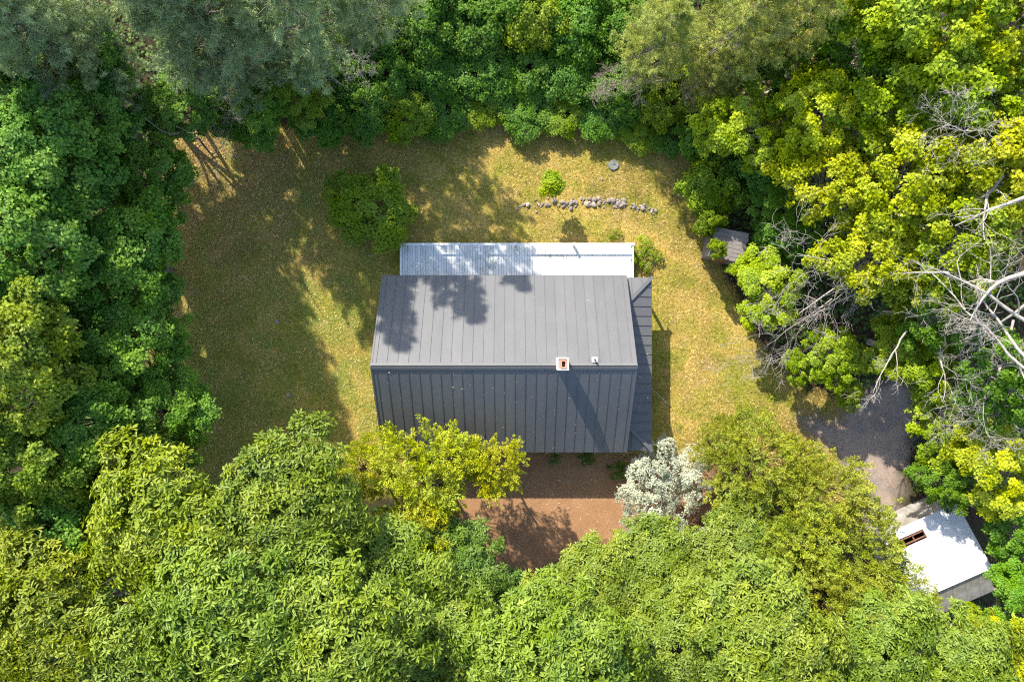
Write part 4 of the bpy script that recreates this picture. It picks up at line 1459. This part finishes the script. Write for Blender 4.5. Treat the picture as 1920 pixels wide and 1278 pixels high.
rows = [
    (480, 240, 1.2, 1.2, 'shrub', 'low thicket shrub in the upper left lawn corner'),
    (600, 215, 1.4, 1.6, 'shrub', 'dark thicket shrub, leftmost along the top of the lawn'),
    (680, 215, 1.4, 1.5, 'shrub', 'thicket shrub straight above the lone lawn shrub'),
    (755, 215, 1.3, 1.5, 'shrub_lit', 'lighter thicket shrub above the lone shrub, touching the lawn'),
    (830, 200, 0.8, 1.7, 'shrub', 'thicket shrub at the lawn edge left of the sun patch'),
    (905, 200, 0.6, 1.4, 'shrub_lit', 'sunlit shrub where the shade ends along the top lawn edge'),
    (985, 195, 0.7, 1.7, 'shrub', 'thicket shrub right of the shade edge at the lawn'),
    (1060, 205, 0.6, 1.5, 'shrub_lit', 'sunlit thicket shrub above the sapling'),
    (1130, 220, 0.65, 1.5, 'shrub', 'thicket shrub above the round lid'),
    (1195, 235, 0.55, 1.3, 'shrub_lit', 'sunlit shrub at the top right of the lawn'),
    (1265, 250, 0.8, 1.3, 'shrub', 'dark shrub in the top right lawn corner'),
    (1320, 265, 1.8, 1.4, 'shrub', 'dark shrub between lawn corner and lime maple'),
    (620, 130, 1.7, 1.8, 'shrub', 'upper thicket shrub below the bare twig bundle'),
    (720, 140, 1.6, 1.8, 'shrub', 'upper thicket shrub right of the bare twig bundle'),
    (810, 130, 1.3, 1.8, 'shrub', 'upper thicket shrub left of the picture middle'),
    (900, 125, 1.2, 1.9, 'shrub', 'upper thicket shrub just left of the middle, second row'),
    (990, 120, 1.15, 1.9, 'shrub', 'upper thicket shrub at the picture middle, second row'),
    (1080, 130, 1.2, 1.9, 'shrub', 'upper thicket shrub left of the olive pine, second row'),
    (1160, 160, 1.4, 1.7, 'shrub', 'thicket shrub under the olive pine twigs'),
    (1260, 190, 1.5, 1.7, 'shrub_lit', 'sunlit shrub under the bare olive pine twigs'),
    (700, 60, 2.0, 1.9, 'shrub', 'tall thicket shrub right of the grey pines'),
    (800, 40, 2.0, 2.0, 'shrub', 'tall thicket shrub at the top edge, left of the middle'),
    (900, 40, 1.9, 2.0, 'shrub', 'tall thicket shrub at the top edge near the middle'),
    (1000, 40, 1.9, 2.0, 'shrub_lit', 'light green tall shrub at the top edge'),
    (1085, 45, 1.9, 2.0, 'shrub', 'tall thicket shrub at the top edge left of the olive pine'),
    (950, -10, 2.0, 2.2, 'shrub', 'tall shrub cut by the top edge in the middle'),
    (1180, 60, 1.9, 1.8, 'shrub', 'shaded thicket shrub behind the olive pine'),
    (420, 215, 1.6, 1.3, 'shrub', 'shrub among bare twigs at the foot of the big pine'),
]
for r in rows: s(*r, group=G_S)

pn = lambda *a, **k: plant('pine_tree', 'pine', *a, group=G_P, **k)
pn(420, 60, 8.0, 3.6, 'pine', 'large grey-green pine with bare twigs at upper left')
pn(150, 120, 7.5, 2.8, 'pine', 'grey-green pine over the dark maples at upper left')
pn(575, 45, 8.2, 3.2, 'pine', 'grey-green pine at the top edge, right of the largest')
pn(80, 40, 9.0, 3.2, 'pine', 'grey-green pine in the top left corner')
pn(355, 0, 9.5, 3.2, 'pine', 'grey-green pine cut by the top edge at left')
pn(690, 0, 7.5, 2.6, 'pine', 'grey-green pine nearest the picture middle at the top')
pn(1235, 95, 5.0, 2.2, 'pine_olive', 'yellowish olive pine with bare brown twigs below')
pn(1370, 70, 6.5, 2.6, 'pine_olive', 'olive pine at the top edge, right of the twiggy one')
pn(1480, 40, 7.0, 2.4, 'pine_olive', 'olive pine furthest right along the top edge')
pn(1330, 165, 4.2, 1.6, 'pine_olive', 'small olive pine above the lime maple')


# bare branches
def bare(name, specs, mat, label, seed, cat='branch', group=None):
    """specs: (x, y, z, towards x, y, z, thickness, depth, children)"""
    rng = np.random.default_rng(seed)
    parts = []
    o0 = P(specs[0][0], specs[0][1], specs[0][2])
    for (x, y_, z, tx, ty, tz, r, dep, kids) in specs:
        a = np.array(P(x, y_, z)); b = np.array(P(tx, ty, tz))
        bare_branch(parts, rng, a, b - a, float(np.linalg.norm(b - a)) * 1.05, r, dep, 0.40, kids)
    V, F = join_np(parts)
    ob = link(name, mesh_np(name, V - np.array(o0), F, smooth=True), MAT[mat], None, o0)
    return tag(ob, label, cat, group)


bare('dead_branch', [(1690, 500, 5.6, 1480, 570, 5.4, 0.06, 3, 6), (1650, 520, 5.2, 1560, 640, 5.6, 0.045, 3, 6)], 'bark_dead', 'fan of bare pale branches between the lime and golden maples', 31)
bare('dead_branch', [(1600, 520, 4.1, 1400, 640, 4.6, 0.05, 3, 5), (1560, 560, 3.4, 1430, 650, 4.4, 0.03, 3, 5)], 'bark_dead', 'long bare branch reaching out over the sunny lawn edge', 32)
bare('fallen_limb', [(1960, 505, 11.2, 1770, 510, 9.5, 0.12, 3, 5), (1780, 512, 9.8, 1700, 480, 8.5, 0.06, 2, 5)], 'bark_dead', 'thickest pale bare limb entering at the right edge', 33)
bare('dead_limb', [(1960, 620, 10.7, 1730, 500, 8.5, 0.09, 2, 6), (1960, 700, 10.7, 1740, 560, 8.0, 0.08, 3, 5)], 'bark_dead', 'pair of pale bare limbs below the thickest one', 34)
bare('dead_limb', [(1920, 690, 10.2, 1690, 510, 8.0, 0.06, 3, 6), (1880, 680, 6.6, 1820, 800, 7.0, 0.06, 3, 6)], 'bark_dead', 'bare forking limbs at the right edge above the drive', 35)
bare('dead_limb', [(1940, 360, 12.2, 1810, 440, 10.6, 0.085, 3, 4)], 'bark_dead', 'pale limb through golden leaves at the right edge', 36)
bare('dead_limb', [(1880, 330, 9.6, 1810, 400, 11.0, 0.075, 2, 4)], 'bark_dead', 'short pale limb above the golden crown at right', 37)
bare('dead_limb', [(1700, 620, 6.1, 1590, 720, 6.0, 0.05, 3, 4), (1760, 640, 5.8, 1790, 800, 6.5, 0.05, 3, 5)], 'bark_dead', 'thin bare limbs hanging above the gravel drive', 38)
bare('dead_branch', [(1860, 210, 9.4, 1790, 290, 11.0, 0.06, 3, 6), (1840, 290, 9.0, 1870, 180, 11.4, 0.05, 3, 6)], 'bark_dead', 'bare twiggy branches in the yellow crowns at upper right', 39)
bare('dead_branch', [(1600, 20, 6.1, 1570, 150, 7.0, 0.04, 2, 4)], 'twig', 'hanging bare twig beside the olive pines', 40)
bare('dead_branch', [(1270, 110, 4.2, 1150, 130, 3.0, 0.035, 3, 7), (1280, 140, 4.0, 1190, 200, 2.8, 0.035, 3, 7), (1320, 110, 5.0, 1320, 170, 4.0, 0.03, 3, 6)], 'twig', 'bundle of bare brown twigs under the twiggy olive pine', 41)
bare('dead_branch', [(640, 60, 3.8, 690, 130, 2.6, 0.035, 3, 7), (650, 75, 3.6, 700, 80, 3.0, 0.03, 3, 6)], 'bark_dead', 'bundle of bare grey twigs in the green thicket', 42)
bare('dead_branch', [(370, 130, 4.6, 405, 245, 2.5, 0.04, 3, 6), (375, 130, 4.6, 440, 230, 2.5, 0.035, 3, 6), (390, 140, 4.4, 440, 180, 3.2, 0.05, 3, 6)], 'bark_dead', 'bare grey twigs hanging below the largest pine', 43)
bare('dead_branch', [(555, 105, 4.5, 605, 185, 3.0, 0.03, 2, 4), (560, 120, 4.3, 660, 185, 3.0, 0.025, 2, 3)], 'bark_dead', 'two thin bare twigs over the dark thicket', 44)
bare('dead_limb', [(1940, 560, 10.5, 1800, 640, 8.5, 0.07, 3, 6), (1900, 600, 7.4, 1850, 760, 8.0, 0.06, 3, 6)], 'bark_dead', 'tangle of bare pale limbs at the right edge, level with the roof', 45)
bare('dead_branch', [(1900, 720, 6.4, 1860, 850, 7.0, 0.05, 3, 6), (1860, 700, 6.4, 1790, 760, 7.5, 0.04, 3, 6)], 'bark_dead', 'bare drooping twigs at the right edge above the yellow crown', 46)
bare('bare_tree', [(345, 258, 0.0, 300, 200, 7.5, 0.10, 1, 3), (347, 258, 0.0, 235, 210, 6.5, 0.08, 1, 3), (344, 259, 0.0, 330, 160, 7.0, 0.08, 1, 3),
                   (346, 260, 0.0, 255, 165, 8.0, 0.09, 1, 3), (346, 257, 0.0, 370, 190, 5.5, 0.07, 1, 3)], 'bark_grey', 'many-stemmed bare tree throwing a fan of shadows on the lawn', 47, cat='tree')
y(1346, 468, 2.5, 0.5, 'lime', 'lime sprig spreading over the small grey shed roof')
